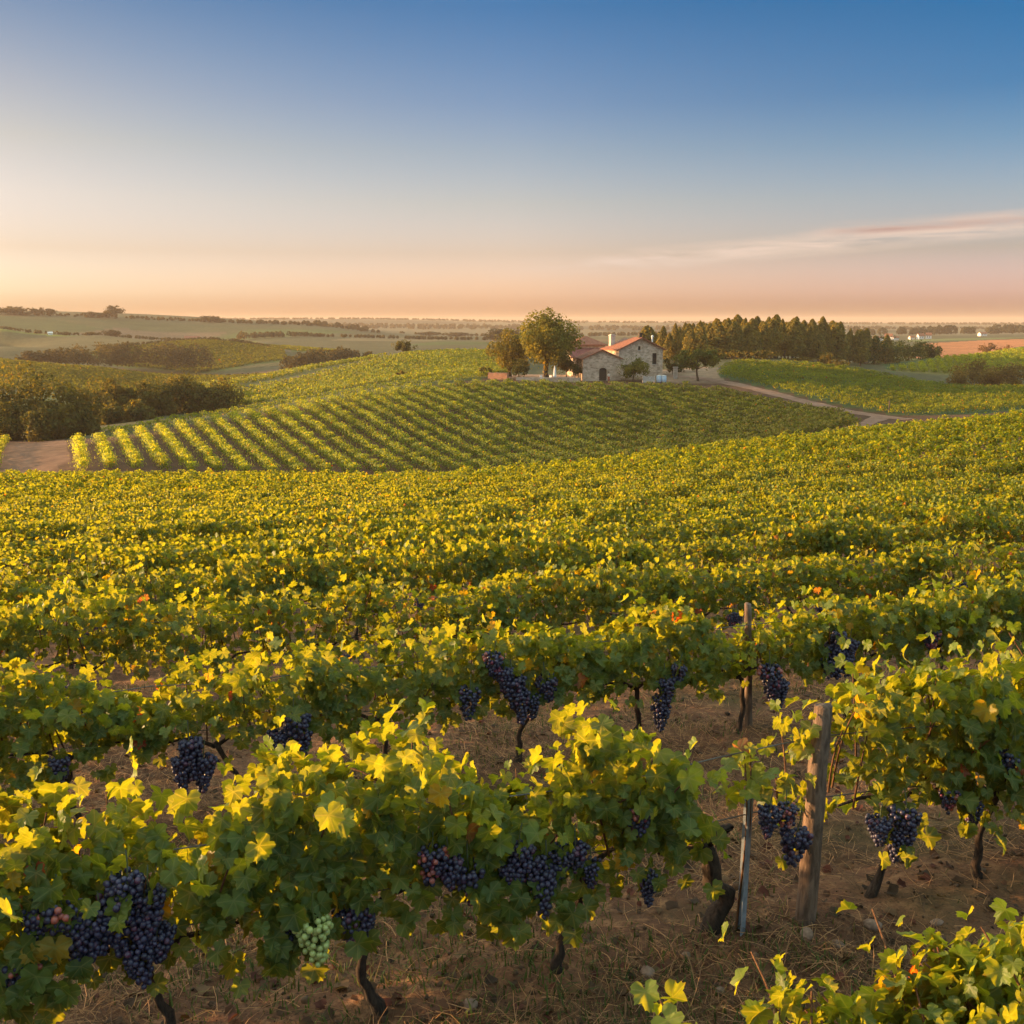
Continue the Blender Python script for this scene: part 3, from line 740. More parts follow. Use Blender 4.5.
for k in sorted(byrow):
    row = sorted(byrow[k], key=lambda v: v[1])
    for i, v in enumerate(row):
        _, l, x, y, u, d, _ = v
        seed = 1000 + (k + 2) * 100 + i
        hsc = 1.0; kw = {}
        rr = random.Random(seed)
        lab = '%s grapevine, %s from the left in the %s' % (LOOK[(i + k) % 5], ordinal(i), ROWNAME[k])
        if k <= 0:
            L = 1.12 if k else SPA * 1.08
            kw = dict(n_shoot=16, n_fill=470, thick=.17, bottom=.40 if rr.random() < .6 else .33, size=.106, autumn=.5)
            if k == 0:
                j = min(range(5), key=lambda q: abs(la[q] - l))
                if abs(la[j] - l) < .05:
                    lab = LABEL0[j]
                    if j == 2: L = .62; kw['n_shoot'] = 9; kw['n_fill'] = 130
                    if j == 3: L = 1.2; kw['n_shoot'] = 17
            if k == 0:
                gap = (row_l(0, 690, 840) - l, row_l(0, 772, 800) - l); pst = row_l(0, 814, 830) - l
                if abs(l - la[2]) < .05: kw['shift'] = -.33
                if abs(l - la[3]) < .05: kw['shift'] = -.09
                kw['clear'] = (gap, pst)
            kw['prof'] = prof_for(k, l)
            if k == -1: kw.update(n_fill=900, size=.088, n_shoot=34, thick=.20)
            meshes = vine_parts(seed, 2, L, **kw)
        elif k == 1:
            meshes = vine_parts(seed, 1, SPC * 1.05, n_shoot=rr.choice([12, 15, 16]), n_fill=int(400 * rr.choice([.55, .9, 1, 1.1])), thick=.18, bottom=.33 if u < 170 else .42, size=.108, prof=prof_for(1, l), autumn=.8)
        elif k <= 3: meshes = shared(1, rr.randrange(7))
        else: meshes = shared(0, rr.randrange(9))
        root = empty('grapevine', (x, y, gz(x, y)), ROT + (math.pi if (k > 1 and rr.random() < .5) else 0), lab, 'grapevine', 'grapevines in rows across the near slope')
        s = rr.uniform(.86, 1.10) if k > 1 else rr.uniform(.97, 1.04)
        if k <= 1: s = 1.0
        root.scale = (1, 1, s)
        fo = new_obj('foliage', meshes[0], None, root)
        new_obj('cane', meshes[1], None, root); tr = new_obj('trunk', meshes[2], None, root)
        if k == 0 and abs(l - la[2]) < .05: tr.data = trunk_thick; tr.scale = (1.7, 1.7, 1.0); tr.rotation_euler = (0, -.16, 0)
        roots.setdefault(k, []).append((l, root))
        if k > 1:
            for q in range(rr.choice([0, 1, 1, 2, 3]) if k < 7 else rr.choice([0, 0, 1])):
                sd = -1 if abs(root.rotation_euler.z - ROT) < .1 else 1
                place_bunch(root, rr.choice(BUNCH if k < 4 else BUNCH_LO), (rr.uniform(-.45, .45), sd * rr.uniform(.12, .26), rr.uniform(.40, .60)), rr.uniform(0, 6), rr.uniform(.9, 1.2))
def hang(k, u, v, kind=None, s=1.0, off=-.22):
    """a bunch whose middle is seen at (u, v) just in front of row k"""
    l, P = row_hit(k, u, v, off)
    root = min(roots[k], key=lambda r: abs(r[0] - l))[1]
    q = P - root.location; c, sn = math.cos(-ROT), math.sin(-ROT)
    loc = Vector((c * q.x - sn * q.y, sn * q.x + c * q.y, q.z / root.scale.z + .075 * s))
    place_bunch(root, GREEN if kind == 'g' else (BUNCH[5] if kind == 'm' else BUNCH[random.randrange(5)]), loc, random.uniform(0, 6), s)
for a in [(26,972,'m'),(62,918,'m',1.1),(100,930),(88,948,None,1.0),(128,890),(150,905),(138,958),(158,945,None,.9),(295,940,None,1.0),(315,936,'g',1.15),(347,925),(362,918,None,.9),
          (432,862,'m',1.0),(468,880,None,1.15),(520,858),(545,880,None,1.15),(575,858),(508,875,None,.9),(648,884,None,.8),(590,872,None,.8),
          (770,820,None,.9),(798,842,None,1.1),(785,815,'m',.8),(880,832),(904,822,None,1.15),(1008,765,None,1.1),(972,812,None,.9),(950,800,'m',.8),(640,820,'m',.9),(40,925,None,1.0),(75,935,None,1.0),(115,915,None,1.1),(145,930,None,1.0),(20,985,None,.9),(300,925,None,.9),(530,870,None,1.0),(562,862,None,.9),(448,872,None,1.0),(896,838,None,.9)]:
    hang(0, *a, off=-.25 if 'g' in a else -.17)
for a in [(190,752,None,1.2),(205,768,None,1.1),(295,728,None,1.2),(280,742),(470,700,None,1.1),(512,690,None,1.3),(545,690,None,1.2),(530,705),(495,664,'m'),(665,690,None,1.2),(662,705),(770,678,'m',1.3),(772,690,None,1.2),(835,655,None,1.3),(850,650,None,1.1),(828,665),(680,675),(930,640,'m',1.0),(60,770),(182,768,None,1.1),(303,742,None,1.1),(522,700,None,1.1),(505,680,None,1.1),(780,690,None,1.1),(845,665,None,1.2),(838,640),(662,715)]:
    hang(1, a[0], a[1], a[2] if len(a) > 2 else None, (a[3] if len(a) > 3 else 1.0) * 1.15, off=-.20)

# everything of the near field that is too small or too many to build vine by vine
def far_vines():
    rng = np.random.default_rng(77); out = [[], [], [], [], []]
    for k, l, x, y, u, d, vis in rest:
        nl = 230 if (vis and d < 45) else (190 if vis else 90)
        size = .115 if d < 45 else .13
        if not vis: size = .17
        xl = rng.uniform(-.56, .56, nl); sd = rng.integers(0, 1 << 30) % 997
        top = (.84 + .46 * vnoise(xl * 3 + sd, np.full(nl, sd * .37))) * (1.04 - .26 * np.abs(xl / .56) ** 3) * (.92 + .16 * ((sd * 7919) % 100) / 100)
        h = rng.beta(1.7, 1.0, nl); z = .26 + (top - .26) * h
        yl = rng.normal(0, .125, nl) * (1.15 - .4 * h)
        wx = x + xl * RX + yl * NX; wy = y + xl * RY + yl * NY
        n = np.stack([yl * NX * 4 + rng.normal(0, .6, nl), yl * NY * 4 + rng.normal(0, .6, nl), .3 + .6 * h + rng.normal(0, .3, nl)], 1)
        out[0].append(np.stack([wx, wy, z + gz(x, y)], 1)); out[1].append(n)
        out[2].append(np.stack([rng.normal(0, .6, nl), rng.normal(0, .6, nl), np.full(nl, -.8)], 1))
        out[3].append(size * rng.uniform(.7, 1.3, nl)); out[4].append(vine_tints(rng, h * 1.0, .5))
    a = [np.concatenate(o) for o in out]
    me = leaves_mesh('distant_grapevines', *a, LEAF_LO, rng)
    tag(new_obj('distant_grapevines', me, M['leaf_far']), 'mass of small sunlit grapevines filling the far half of the near slope', 'grapevines', kind='stuff')
far_vines()

# ------------------------------------------------------------------ vineyards on the hills: row after row
def hedge_rows(name, poly, az, label, spacing=2.6, per_m=55, size=.2, H=1.2, width=.26, gapiness=.0, seed=0, top_lime=1.0, tone=1.0, avoid=None):
    rng = np.random.default_rng(seed); P = np.array(plan(poly)); c = P.mean(0)
    d = np.array([math.sin(az), math.cos(az)]); nn = np.array([d[1], -d[0]])
    q = (P - c) @ nn; s = (P - c) @ d
    out = []
    for off in np.arange(q.min(), q.max(), spacing):
        m = int((s.max() - s.min()) * per_m); ss = rng.uniform(s.min(), s.max(), m)
        xy = c + nn * off + d * ss[:, None]
        ok = inpoly(xy[:, 0], xy[:, 1], [tuple(p) for p in P])
        if avoid: ok &= ~inpoly(xy[:, 0], xy[:, 1], plan(avoid))
        if gapiness: ok &= vnoise(ss * .9 + off * 3, ss * 0 + off) > gapiness
        xy, ss = xy[ok], ss[ok]; m = len(xy)
        if not m: continue
        top = H * (.72 + .5 * vnoise(ss * 1.1 + off * 13.7, np.full(m, off)))
        h = rng.beta(1.6, 1.0, m); w = rng.normal(0, width, m) * (1.15 - .35 * h)
        xy = xy + nn * w[:, None]
        z = terrain(xy[:, 0], xy[:, 1]) + .18 + (top - .18) * h
        n = np.stack([nn[0] * w * 4 + rng.normal(0, .6, m), nn[1] * w * 4 + rng.normal(0, .6, m), .25 + .6 * h + rng.normal(0, .3, m)], 1)
        t = np.stack([rng.normal(0, .6, m), rng.normal(0, .6, m), np.full(m, -.7)], 1)
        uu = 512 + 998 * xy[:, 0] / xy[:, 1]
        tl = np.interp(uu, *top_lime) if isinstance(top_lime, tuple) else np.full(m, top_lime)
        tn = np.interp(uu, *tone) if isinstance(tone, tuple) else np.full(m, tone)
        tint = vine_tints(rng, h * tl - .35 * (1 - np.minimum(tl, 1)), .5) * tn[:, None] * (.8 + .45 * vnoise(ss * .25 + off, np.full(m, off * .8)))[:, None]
        out.append((np.c_[xy, z], n, t, size * rng.uniform(.7, 1.35, m), tint))
    a = [np.concatenate(o) for o in zip(*out)]
    me = leaves_mesh(name, *a, LEAF_LO, rng)
    return tag(new_obj(name, me, M['leaf_far']), label, 'vineyard rows', kind='stuff')
AZH = math.radians(-24.5)
hedge_rows('vineyard_rows', HILL, AZH, 'striped vineyard rows covering the slope below the farmhouse', 2.6, 120, .19, 1.32, .40, seed=1, top_lime=((150, 500, 750), (1.15, .75, .45)), tone=((150, 450, 620, 780), (1.3, 1.05, .75, .55)))  # leaf tint darkens rightward: shade of the slope turning from the sun, painted in
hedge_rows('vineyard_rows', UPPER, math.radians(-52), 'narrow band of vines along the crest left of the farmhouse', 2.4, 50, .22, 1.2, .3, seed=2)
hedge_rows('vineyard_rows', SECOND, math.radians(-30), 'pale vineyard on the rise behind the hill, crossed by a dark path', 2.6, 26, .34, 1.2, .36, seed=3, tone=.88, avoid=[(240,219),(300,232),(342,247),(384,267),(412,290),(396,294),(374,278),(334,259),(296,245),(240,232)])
hedge_rows('vineyard_rows', RIGHT, math.radians(62), 'dark green vineyard block right of the dirt track', 2.4, 50, .22, 1.25, .34, seed=4, top_lime=.35, tone=.85)  # leaf tint lowered to paint in the shade of this falling slope
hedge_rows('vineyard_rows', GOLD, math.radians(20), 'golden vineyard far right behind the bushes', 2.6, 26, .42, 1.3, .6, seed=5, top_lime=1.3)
hedge_rows('vineyard_rows', FIELD_A, math.radians(35), 'hazy green field of vines low on the far left slope', 2.6, 7, .6, 1.1, .7, seed=7, top_lime=.1, tone=.40)
hedge_rows('vineyard_rows', FIELD_B, math.radians(62), 'domed green field of vines in the middle of the left hills', 2.4, 6, .7, 1.1, .8, seed=8, top_lime=.1, tone=.40)
hedge_rows('vineyard_rows', FIELD_C, math.radians(70), 'small bright field of vines right of the domed field', 2.4, 6, .7, 1.1, .8, seed=9, top_lime=.4, tone=.6)
hedge_rows('vineyard_rows', [(-60,112),(12,112),(14,140),(-60,144)], AZH, 'short vine rows by the bare earth at the left edge', 4.2, 60, .2, 1.2, .25, seed=6)

# ------------------------------------------------------------------ trees
def crown_mesh(seed, W=6.0, H=8.0, z0=1.5, n=4200, leaf=.36, lobes=26, dark=(.065,.080,.024), light=(.145,.14,.034), top=.75, airy=.25, name='crown'):
    rng = np.random.default_rng(seed); out = []; cents = []
    W *= 1.16; cz = (z0 + H) / 2; rz = (H - z0) / 2; rx = W / 2
    for i in range(lobes):
        d = unit(rng.normal(0, 1, 3)); rad = rng.uniform(.35, .86) if i > 3 else .25
        zf = d[2] * rad; wid = (1 - .35 * max(zf, 0) * top) 
        c = np.array([d[0] * rx * rad * wid, d[1] * rx * rad * wid, cz + rz * zf * .92])
        r = rng.uniform(.24, .44) * min(rx, rz) * (1.15 - .3 * rad)
        cents.append((c, r)); m = int(n / lobes * (r / (.34 * min(rx, rz))) ** 2) + 4
        dd = unit(rng.normal(0, 1, (m, 3))); rr = r * rng.uniform(.55, 1.12, m) ** .7
        P = c + dd * rr[:, None] * np.array([1, 1, .85])
        a = rng.random(); t = np.array(dark) * (1 - a) + np.array(light) * a
        out.append((P, dd * .8 + rng.normal(0, .55, (m, 3)) + np.array([0, 0, .25]), rng.normal(0, .6, (m, 3)) + np.array([0, 0, -.5]), leaf * rng.uniform(.6, 1.35, m), t * rng.uniform(.7, 1.3, (m, 1))))
    m = int(n * airy)                                                      # stray sprays that break the outline
    dd = unit(rng.normal(0, 1, (m, 3))); P = np.array([0, 0, cz]) + dd * np.array([rx, rx, rz]) * rng.uniform(.7, 1.03, (m, 1)) * (1 - .28 * np.clip(dd[:, 2:], 0, 1) * top * np.array([1, 1, 0]))
    kp = vnoise(dd[:, 0] * 4 + seed, dd[:, 2] * 4 + dd[:, 1] * 3) > .52; P = P[kp]; m = len(P)
    if m: out.append((P, dd[kp] + rng.normal(0, .6, (m, 3)), rng.normal(0, .6, (m, 3)), leaf * rng.uniform(.6, 1.1, m), np.tile(np.array(dark) * .5 + np.array(light) * .5, (m, 1)) * rng.uniform(.7, 1.3, (m, 1))))
    a = [np.concatenate(o) for o in zip(*out)]
    me = leaves_mesh(name, *a, LEAF_LO, rng); me.materials.append(M['tree_leaf']); return me, cents
def trunk_mesh(seed, H, r, cents=(), z0=1.5, base=-.3):
    rng = np.random.default_rng(seed + 5); b = MB()
    top = z0 + (H - z0) * .55
    zs = np.linspace(base, top, 7); wob = np.cumsum(rng.normal(0, r * .35, (7, 2)), 0)
    b.tube([(w[0], w[1], z) for w, z in zip(wob, zs)], [r * (1.5 if i == 0 else 1.1 - .8 * i / 6) for i in range(7)], 8)
    cs = list(cents); rng.shuffle(cs) if False else None
    for c, cr in cs[:10]:
        s = z0 * .8 + (top - z0 * .8) * rng.uniform(0, .8); i = int((s - base) / (top - base) * 6)
        p0 = Vector((wob[i][0], wob[i][1], s)); p2 = Vector(c); p1 = p0.lerp(p2, .5) + Vector((0, 0, -.05 * (p2 - p0).length))
        b.tube([p0, p1, p2], [r * .45, r * .3, r * .1], 6)
    me = bpy.data.meshes.new('trunk'); me.from_pydata(b.v, [], b.f)
    for p in me.polygons: p.use_smooth = True
    me.materials.append(M['bark']); return me
def tree(name, loc, seed, W, H, label, cat='tree', z0=None, r=None, group=None, **kw):
    z0 = H * .2 if z0 is None else z0
    cm, ce = crown_mesh(seed, W, H, z0, **kw); tm = trunk_mesh(seed, H, r or H * .022, ce, z0)
    root = empty(name, loc, 0, label, cat, group)
    new_obj('crown', cm, None, root); new_obj('trunk', tm, None, root); return root
def copy_tree(src, loc, rz, s, label=None, group=None):
    r = src.copy(); COL.objects.link(r); r.location = loc; r.rotation_euler = (0, 0, rz); r.scale = s if hasattr(s, '__len__') else (s, s, s)
    if label: r['label'] = label
    if group: r['group'] = group
    for ch in [o for o in src.children]:
        c = ch.copy(); COL.objects.link(c); c.parent = r
    return r
def hgt(u, vtop, y): return CAM_H + ray(u, vtop)[1] * y - gz(tx(u, y), y)
def px(n, y): return n * y / F
GOLDEN = dict(dark=(.075,.070,.018), light=(.17,.135,.03))
DARKG = dict(dark=(.030,.042,.014), light=(.065,.075,.022))
# round the farm
tree('large_tree', gp(546.5, 177), 1, px(55, 177), hgt(549, 306, 177), 'tall broad leafy tree, the biggest by the farmhouse', z0=.9, r=.42, n=12000, leaf=.34, lobes=52, dark=(.075,.098,.024), light=(.185,.175,.034), top=.9, airy=.12)
tree('dark_tree', gp(510, 183), 2, px(40, 183), hgt(512, 328, 183), 'darker rounded tree left of the tall tree', z0=.6, r=.3, n=4200, leaf=.34, lobes=28, dark=(.065,.075,.022), light=(.16,.14,.034))
tree('round_tree', gp(698, 174), 3, px(44, 174), hgt(698, 344, 174), 'small round tree with a bare trunk right of the farmhouse', z0=1.7, r=.2, n=4200, leaf=.28, lobes=24, dark=(.055,.08,.024), light=(.13,.14,.034), top=.4)
tree('shrub', gp(633, 173), 4, px(32, 173), hgt(633, 355, 173), 'round clipped shrub in front of the house wall', 'shrub', z0=.15, r=.1, n=2600, leaf=.24, lobes=20, dark=(.07,.09,.024), light=(.16,.155,.036), top=.3)
tree('shrub', gp(519, 176), 5, px(19, 176), hgt(519, 357, 176), 'dark round shrub under the tall tree', 'shrub', z0=.1, r=.08, n=1300, leaf=.24, lobes=14, **DARKG)
tree('shrub', gp(488, 181), 6, px(22, 181), hgt(488, 366, 181), 'low spreading shrub left of the reddish bank', 'shrub', z0=.1, r=.08, n=1300, leaf=.24, lobes=16, dark=(.05,.06,.016), light=(.13,.12,.026))
tree('shrub', gp(566, 178), 7, px(22, 178), hgt(566, 352, 178), 'shrub between the tall tree and the gabled wing', 'shrub', z0=.1, r=.1, n=1700, leaf=.25, lobes=16, dark=(.04,.045,.014), light=(.11,.095,.024))
tree('shrub', gp(577, 175), 8, px(13, 175), hgt(577, 361, 175), 'small dark shrub against the wing left wall', 'shrub', z0=.1, r=.06, n=700, leaf=.22, lobes=10, **DARKG)
tree('shrub', gp(672, 186), 9, px(20, 186), hgt(672, 357, 186), 'dark shrub just right of the house corner', 'shrub', z0=.1, r=.08, n=1100, leaf=.25, lobes=12, **DARKG)
tree('shrub', gp(683, 190), 10, px(18, 190), hgt(683, 360, 190), 'dark shrub by the pale gate pillar', 'shrub', z0=.1, r=.08, n=900, leaf=.25, lobes=12, **DARKG)
tree('sapling', gp(544.5, 173), 12, px(5, 173), hgt(544, 360, 173), 'thin yellow sapling under the tall tree', 'sapling', z0=.8, r=.05, n=260, leaf=.2, lobes=6, dark=(.30,.22,.03), light=(.45,.32,.04))
# the pine wood
def pine_mesh(seed, W=4.2, H=11.0):
    rng = np.random.default_rng(seed); out = []; z0 = H * .10; n = 1900
    q = rng.random(n) ** .8; prof = (1 - q) ** (.42 + .09 * (seed % 4)) * (.55 + .45 * np.minimum(q * 5, 1)); an = rng.uniform(0, 6.28, n)
    whorl = .72 + .38 * np.sin(q * 34 + an * rng.integers(2, 5) + seed) ** 2
    side = .72 + .5 * vnoise(an * 1.3 + seed, q * 7)
    r = W / 2 * prof * whorl * side * rng.uniform(.45, 1.1, n) ** .5
    P = np.stack([r * np.cos(an), r * np.sin(an), z0 + (H - z0) * q + .2 - .2 * r], 1)
    d = np.stack([np.cos(an), np.sin(an), np.zeros(n)], 1)
    a = rng.random((n, 1)) * .5 + .5 * vnoise(an * 2, q * 9 + seed)[:, None]
    t = np.array([.050,.068,.024]) * (1 - a) + np.array([.27,.22,.055]) * a
    me = leaves_mesh('crown', P, d + rng.normal(0, .5, (n, 3)) + np.array([0, 0, .4]), d + rng.normal(0, .3, (n, 3)) + np.array([0, 0, -.5]), .52 * rng.uniform(.6, 1.3, n), t, LEAF_LO, rng)
    me.materials.append(M['tree_leaf'])
    b = MB().tube([(0, 0, -.4), (.05, 0, H * .5), (0, 0, H * .93)], [.22, .14, .03], 7); tm = bpy.data.meshes.new('trunk'); tm.from_pydata(b.v, [], b.f); tm.materials.append(M['bark'])
    return me, tm
PV = [pine_mesh(s, 4.8 + .5 * (s % 4), 11.0) for s in range(8)]
rp = random.Random(8)
pine_n = 0
pl = []
for row_i, yb in enumerate((238, 248, 259, 271, 284, 298)):
    u0 = 672 + row_i * 1; u1 = 770 + row_i * 23
    u = u0 + rp.uniform(0, 6)
    while u < u1:
        pl.append((u, yb + rp.uniform(-4, 4), row_i)); u += rp.uniform(6.5, 11)
for u, y in ((642, 250), (650, 252), (646, 262), (660, 244), (656, 258), (668, 240)): pl.append((u, y, 0 if u in (642, 650, 660, 668) else 3))
front = sorted([p for p in pl if p[2] == 0])
for u, y, ri in pl:
    vt = float(np.interp(u, [640, 652, 665, 690, 740, 800, 830, 850, 890, 930], [322, 322, 327, 324, 319, 320, 322, 326, 334, 342])) + rp.choice([0, 0, 3, 6]) + rp.uniform(-4, 5) + (2 if ri == 0 else 0)
    h = max(4.5, hgt(u, vt, y)); me, tm = PV[rp.randrange(8)]
    lab = ('golden edged pine, %s from the left along the front of the wood' % ordinal(front.index((u, y, ri)))) if ri == 0 else 'tall pine deep in the dense wood behind the farmhouse'
    root = empty('pine_tree', gp(u, y), rp.uniform(0, 6.28), lab, 'tree', 'pines in the wood behind the farmhouse')
    root.scale = (h / 11 * rp.uniform(.8, 1.6),) * 2 + (h / 11,); root.rotation_euler.x = rp.uniform(-.05, .05); root.rotation_euler.y = rp.uniform(-.05, .05)
    new_obj('crown', me, None, root); new_obj('trunk', tm, None, root)
for i, (u, y, w, vt, lab) in enumerate([(862,300,26,333,'dark broadleaf tree at the right end of the pine wood, leftmost of four'),(884,306,26,337,'dark broadleaf tree right of the pines, second of four'),(905,312,24,339,'dark broadleaf tree right of the pines, third of four'),(922,320,22,343,'lowest dark broadleaf tree at the tip of the wood')]):
    tree('broadleaf_tree', gp(u, y), 30 + i, px(w * 1.45, y), hgt(u, vt - 2, y), lab, z0=-.28 * hgt(u, vt, y), r=.2, n=2000, leaf=.5, lobes=22, group='broadleaf trees ending the wood', dark=(.03,.05,.02), light=(.06,.08,.028), top=.4)
for i, (u, y, w, vt, lab) in enumerate([(782,236,17,331,'tall golden bush standing against the pine wood'),(836,222,24,359,'low golden bush on the crest of the green block'),(825,226,14,352,'small golden bush behind the low golden bush'),(800,232,22,360,'flat golden bush on the crest, middle of the wood edge'),(762,228,26,350,'wide golden bush under the pines'),(735,224,30,350,'golden bush under the pines, nearest the dirt track'),(712,220,26,347,'golden bush behind the round farm tree')]):
    tree('golden_bush', gp(u, y), 40 + i, px(w, y), max(1.2, hgt(u, vt, y)), lab, 'bush', z0=.1, n=1100, leaf=.34, lobes=14, group='golden bushes along the wood edge', top=.5, **GOLDEN)
# right edge bushes
for i, (u, y, w, vt, lab) in enumerate([(969,236,34,355,'dark round bush, tallest of the clump at the right edge'),(992,232,30,365,'brown bush in the middle of the right edge clump'),(1012,228,34,358,'brownish bush cut by the right edge of the view'),(958,230,22,368,'small golden bush left of the right edge clump'),(1040,230,40,356,'bush just past the right edge of the view')]):
    tree('bush', gp(u, y), 50 + i, px(w, y), hgt(u, vt, y), lab, 'bush', z0=-.8, r=.12, n=1900, leaf=.36, lobes=20, group='bushes at the right edge', dark=(.09,.075,.026), light=(.21,.155,.045), top=.4)
for i, (u, y, w, vt) in enumerate([(985,420,24,341),(1003,425,16,344)]):
    tree('bare_tree', gp(u, y), 58 + i, px(w, y), max(3, hgt(u, vt, y)), ['pale reddish bush beside the ploughed red field, larger of two','pale reddish bush beside the ploughed red field, smaller of two'][i], z0=.3, n=500, leaf=.6, lobes=12, dark=(.10,.06,.04), light=(.18,.11,.06))
# valley trees on the left
VT = [(36,150,72,371,'tall dark tree, largest of the grove at the left edge'),(-14,148,60,380,'dark tree cut by the left edge of the grove'),(10,146,50,406,'low dark tree in front of the tall grove tree'),(64,147,46,384,'dark tree right of the tallest grove tree'),(44,143,44,409,'low bushy tree in front of the grove'),(82,150,36,395,'golden edged tree ending the left grove'),(82,148,26,418,'small bushy tree at the grove foot'),
      (102,178,36,379,'rounded tree at the left end of the valley hedge'),(122,180,30,379,'rounded tree in the valley hedge, second from the left'),(143,182,38,378,'rounded tree in the valley hedge, third from the left'),(160,180,30,380,'broad tree in the middle of the valley hedge'),(180,184,40,377,'tree in the valley hedge right of its middle'),(137,172,30,399,'low tree in front of the valley hedge'),(202,184,30,387,'lower tree near the right end of the valley hedge'),(224,186,40,383,'dark round tree ending the valley hedge on the right'),(188,205,34,378,'tree peeping over the valley hedge'),(110,172,24,402,'bushy tree before the valley hedge, far left')]
for i, (u, y, w, vt, lab) in enumerate(VT):
    tree('valley_tree', gp(u, y), 60 + i, px(w, y), hgt(u, vt, y) * (1.28 if i == 0 else 1.02 + .2 * (i % 3) / 2), lab, z0=-.28 * hgt(u, vt, y), r=.15, n=3000, leaf=.40, lobes=26, group='trees in the left valley', dark=(.044,.056,.018), light=(.145,.13,.032), top=.5)
tree('lone_tree', gp(405, 292), 80, px(24, 292), hgt(405, 339, 292), 'lone round tree on the crest beside the dark path', z0=.8, n=1600, leaf=.45, lobes=18, dark=(.045,.055,.018), light=(.10,.095,.028))
tree('shrub', gp(403, 205), 81, px(14, 205), max(1.5, hgt(403, 370, 205)), 'brownish shrub in the pale vineyard on the rise', 'shrub', z0=.1, n=500, leaf=.36, lobes=10, dark=(.10,.08,.03), light=(.16,.13,.035))
# ridge trees far left
FT = [tree('ridge_tree', Vector((-900, 900, -400)), 90 + s, 8, 9, 'x', z0=.8, n=700, leaf=.95, lobes=16, dark=(.035,.035,.018), light=(.06,.055,.025)) for s in range(4)]
RT = [(5,930,16,306,'small dark tree on the left skyline, at the very edge'),(24,930,34,306,'wide dark tree clump on the left skyline'),(34,930,14,312,'low tree beside the wide skyline clump'),(41,932,7,307,'narrow tree on the left skyline, first of three'),(45,932,7,308,'narrow tree on the left skyline, second of three'),(50,932,7,307,'narrow tree on the left skyline, third of three'),(58,933,12,308,'round tree ending the narrow skyline trees'),(97,941,16,311,'bushy tree left of the tallest skyline tree'),(106,941,16,312,'low bushy tree left of the tallest skyline tree'),(121,941,19,305,'tallest round tree standing alone on the left skyline'),(148,955,5,319,'tiny tree on the falling skyline'),(116,700,16,329,'faint round tree below the left skyline'),(215,966,20,315,'bushy tree on the ridge, farther right'),(37,468,30,350,'dim round tree at the left end of the far hedge'),(457,1010,34,332,'dim round tree on the far ridge right of the lone tree'),(430,1010,26,331,'dim tree on the far ridge above the lone tree'),(505,700,36,327,'dim round tree far behind the dark farm tree')]
for i, (u, y, w, vt, lab) in enumerate(RT):
    h = max(3.0, hgt(u, vt, y)); src = FT[i % 4]
    copy_tree(src, gp(u, y), i * 1.7, (px(w, y) / 8, px(w, y) / 8, h / 9), lab, 'trees on the far hills')
for t_ in FT:
    for c_ in list(t_.children): bpy.data.objects.remove(c_)
    bpy.data.objects.remove(t_)
def hedge_mass(name, pts, n, leaf, label, dark=(.035,.036,.018), light=(.07,.062,.026), seed=0, lump=3.0):
    """pts: (u, y, half depth, v of the top)"""
    rng = np.random.default_rng(seed); out = []
    pts = [(u, y, hd, hgt(u, vt, y) if vt > 100 else vt) for u, y, hd, vt in pts]
    L = np.array([abs(tx(b[0], b[1]) - tx(a[0], a[1])) + abs(b[1] - a[1]) + 1e-3 for a, b in zip(pts[:-1], pts[1:])]); cum = np.r_[0, np.cumsum(L)]
    nb = int(cum[-1] / lump) + 2
    for s in rng.uniform(0, cum[-1], nb):
        u, y, hd, h = [float(np.interp(s, cum, [p[k] for p in pts])) for k in range(4)]
        y += rng.uniform(-hd, hd); x = tx(u, y); z = gz(x, y); h = max(1.2, h) * rng.uniform(.75, 1.08); r = h * rng.uniform(.4, .6)
        m = max(6, int(n / nb)); d = unit(rng.normal(0, 1, (m, 3))); d[:, 2] = np.abs(d[:, 2]) * 1.6 - .6
        P = np.array([x, y, z + h * .5]) + d * np.array([r, r, h * .5]) * rng.uniform(.7, 1.05, (m, 1))
        a = rng.random(); t = np.array(dark) * (1 - a) + np.array(light) * a
        out.append((P, d + rng.normal(0, .5, (m, 3)), rng.normal(0, 1, (m, 3)), leaf * rng.uniform(.6, 1.3, m), t * rng.uniform(.75, 1.25, (m, 1))))
    a = [np.concatenate(o) for o in zip(*out)]
    me = leaves_mesh(name, *a, LEAF_LO, rng)
    tag(new_obj(name, me, M['tree_leaf']), label, 'woodland', kind='stuff')
hedge_mass('hedgerow', [(40,470,5,353),(70,474,6,347),(100,480,7,343),(150,480,7,341),(210,482,5,340)], 8000, 1.0, 'dim hedge of trees between the fields on the left slope', seed=1, lump=1.5)
hedge_mass('hedgerow', [(285,425,7,355),(310,430,8,350),(345,440,8,346),(372,445,6,350)], 4000, 1.0, 'dark copse in the valley left of the lone tree', seed=2)
hedge_mass('hedgerow', [(-120,940,14,311),(0,940,14,311.5),(60,945,12,314),(130,960,14,316),(200,975,14,318.5),(290,985,14,321),(330,1000,14,324),(380,1010,14,329)], 18000, 1.6, 'dim strip of trees along the left skyline', seed=3, lump=2)
hedge_mass('hedgerow', [(0,692,2,326.5),(95,702,2,332),(190,712,2,338)], 1500, 1.3, 'thin hedge under the left skyline', seed=4, lump=1)
hedge_mass('hedgerow', [(-100,421,2,354),(0,421,2,357.5),(100,421,2,366),(200,421,2,373.5),(260,421,2,373)], 5200, .7, 'low dark hedge along the near edge of the brown field', seed=21, lump=.7)
hedge_mass('hedgerow', [(100,545,2,345),(160,580,3,341),(235,606,3,338),(300,562,2,350),(360,552,2,350)], 5000, .9, 'thin hedge around the middle green field', seed=22, lump=.9)
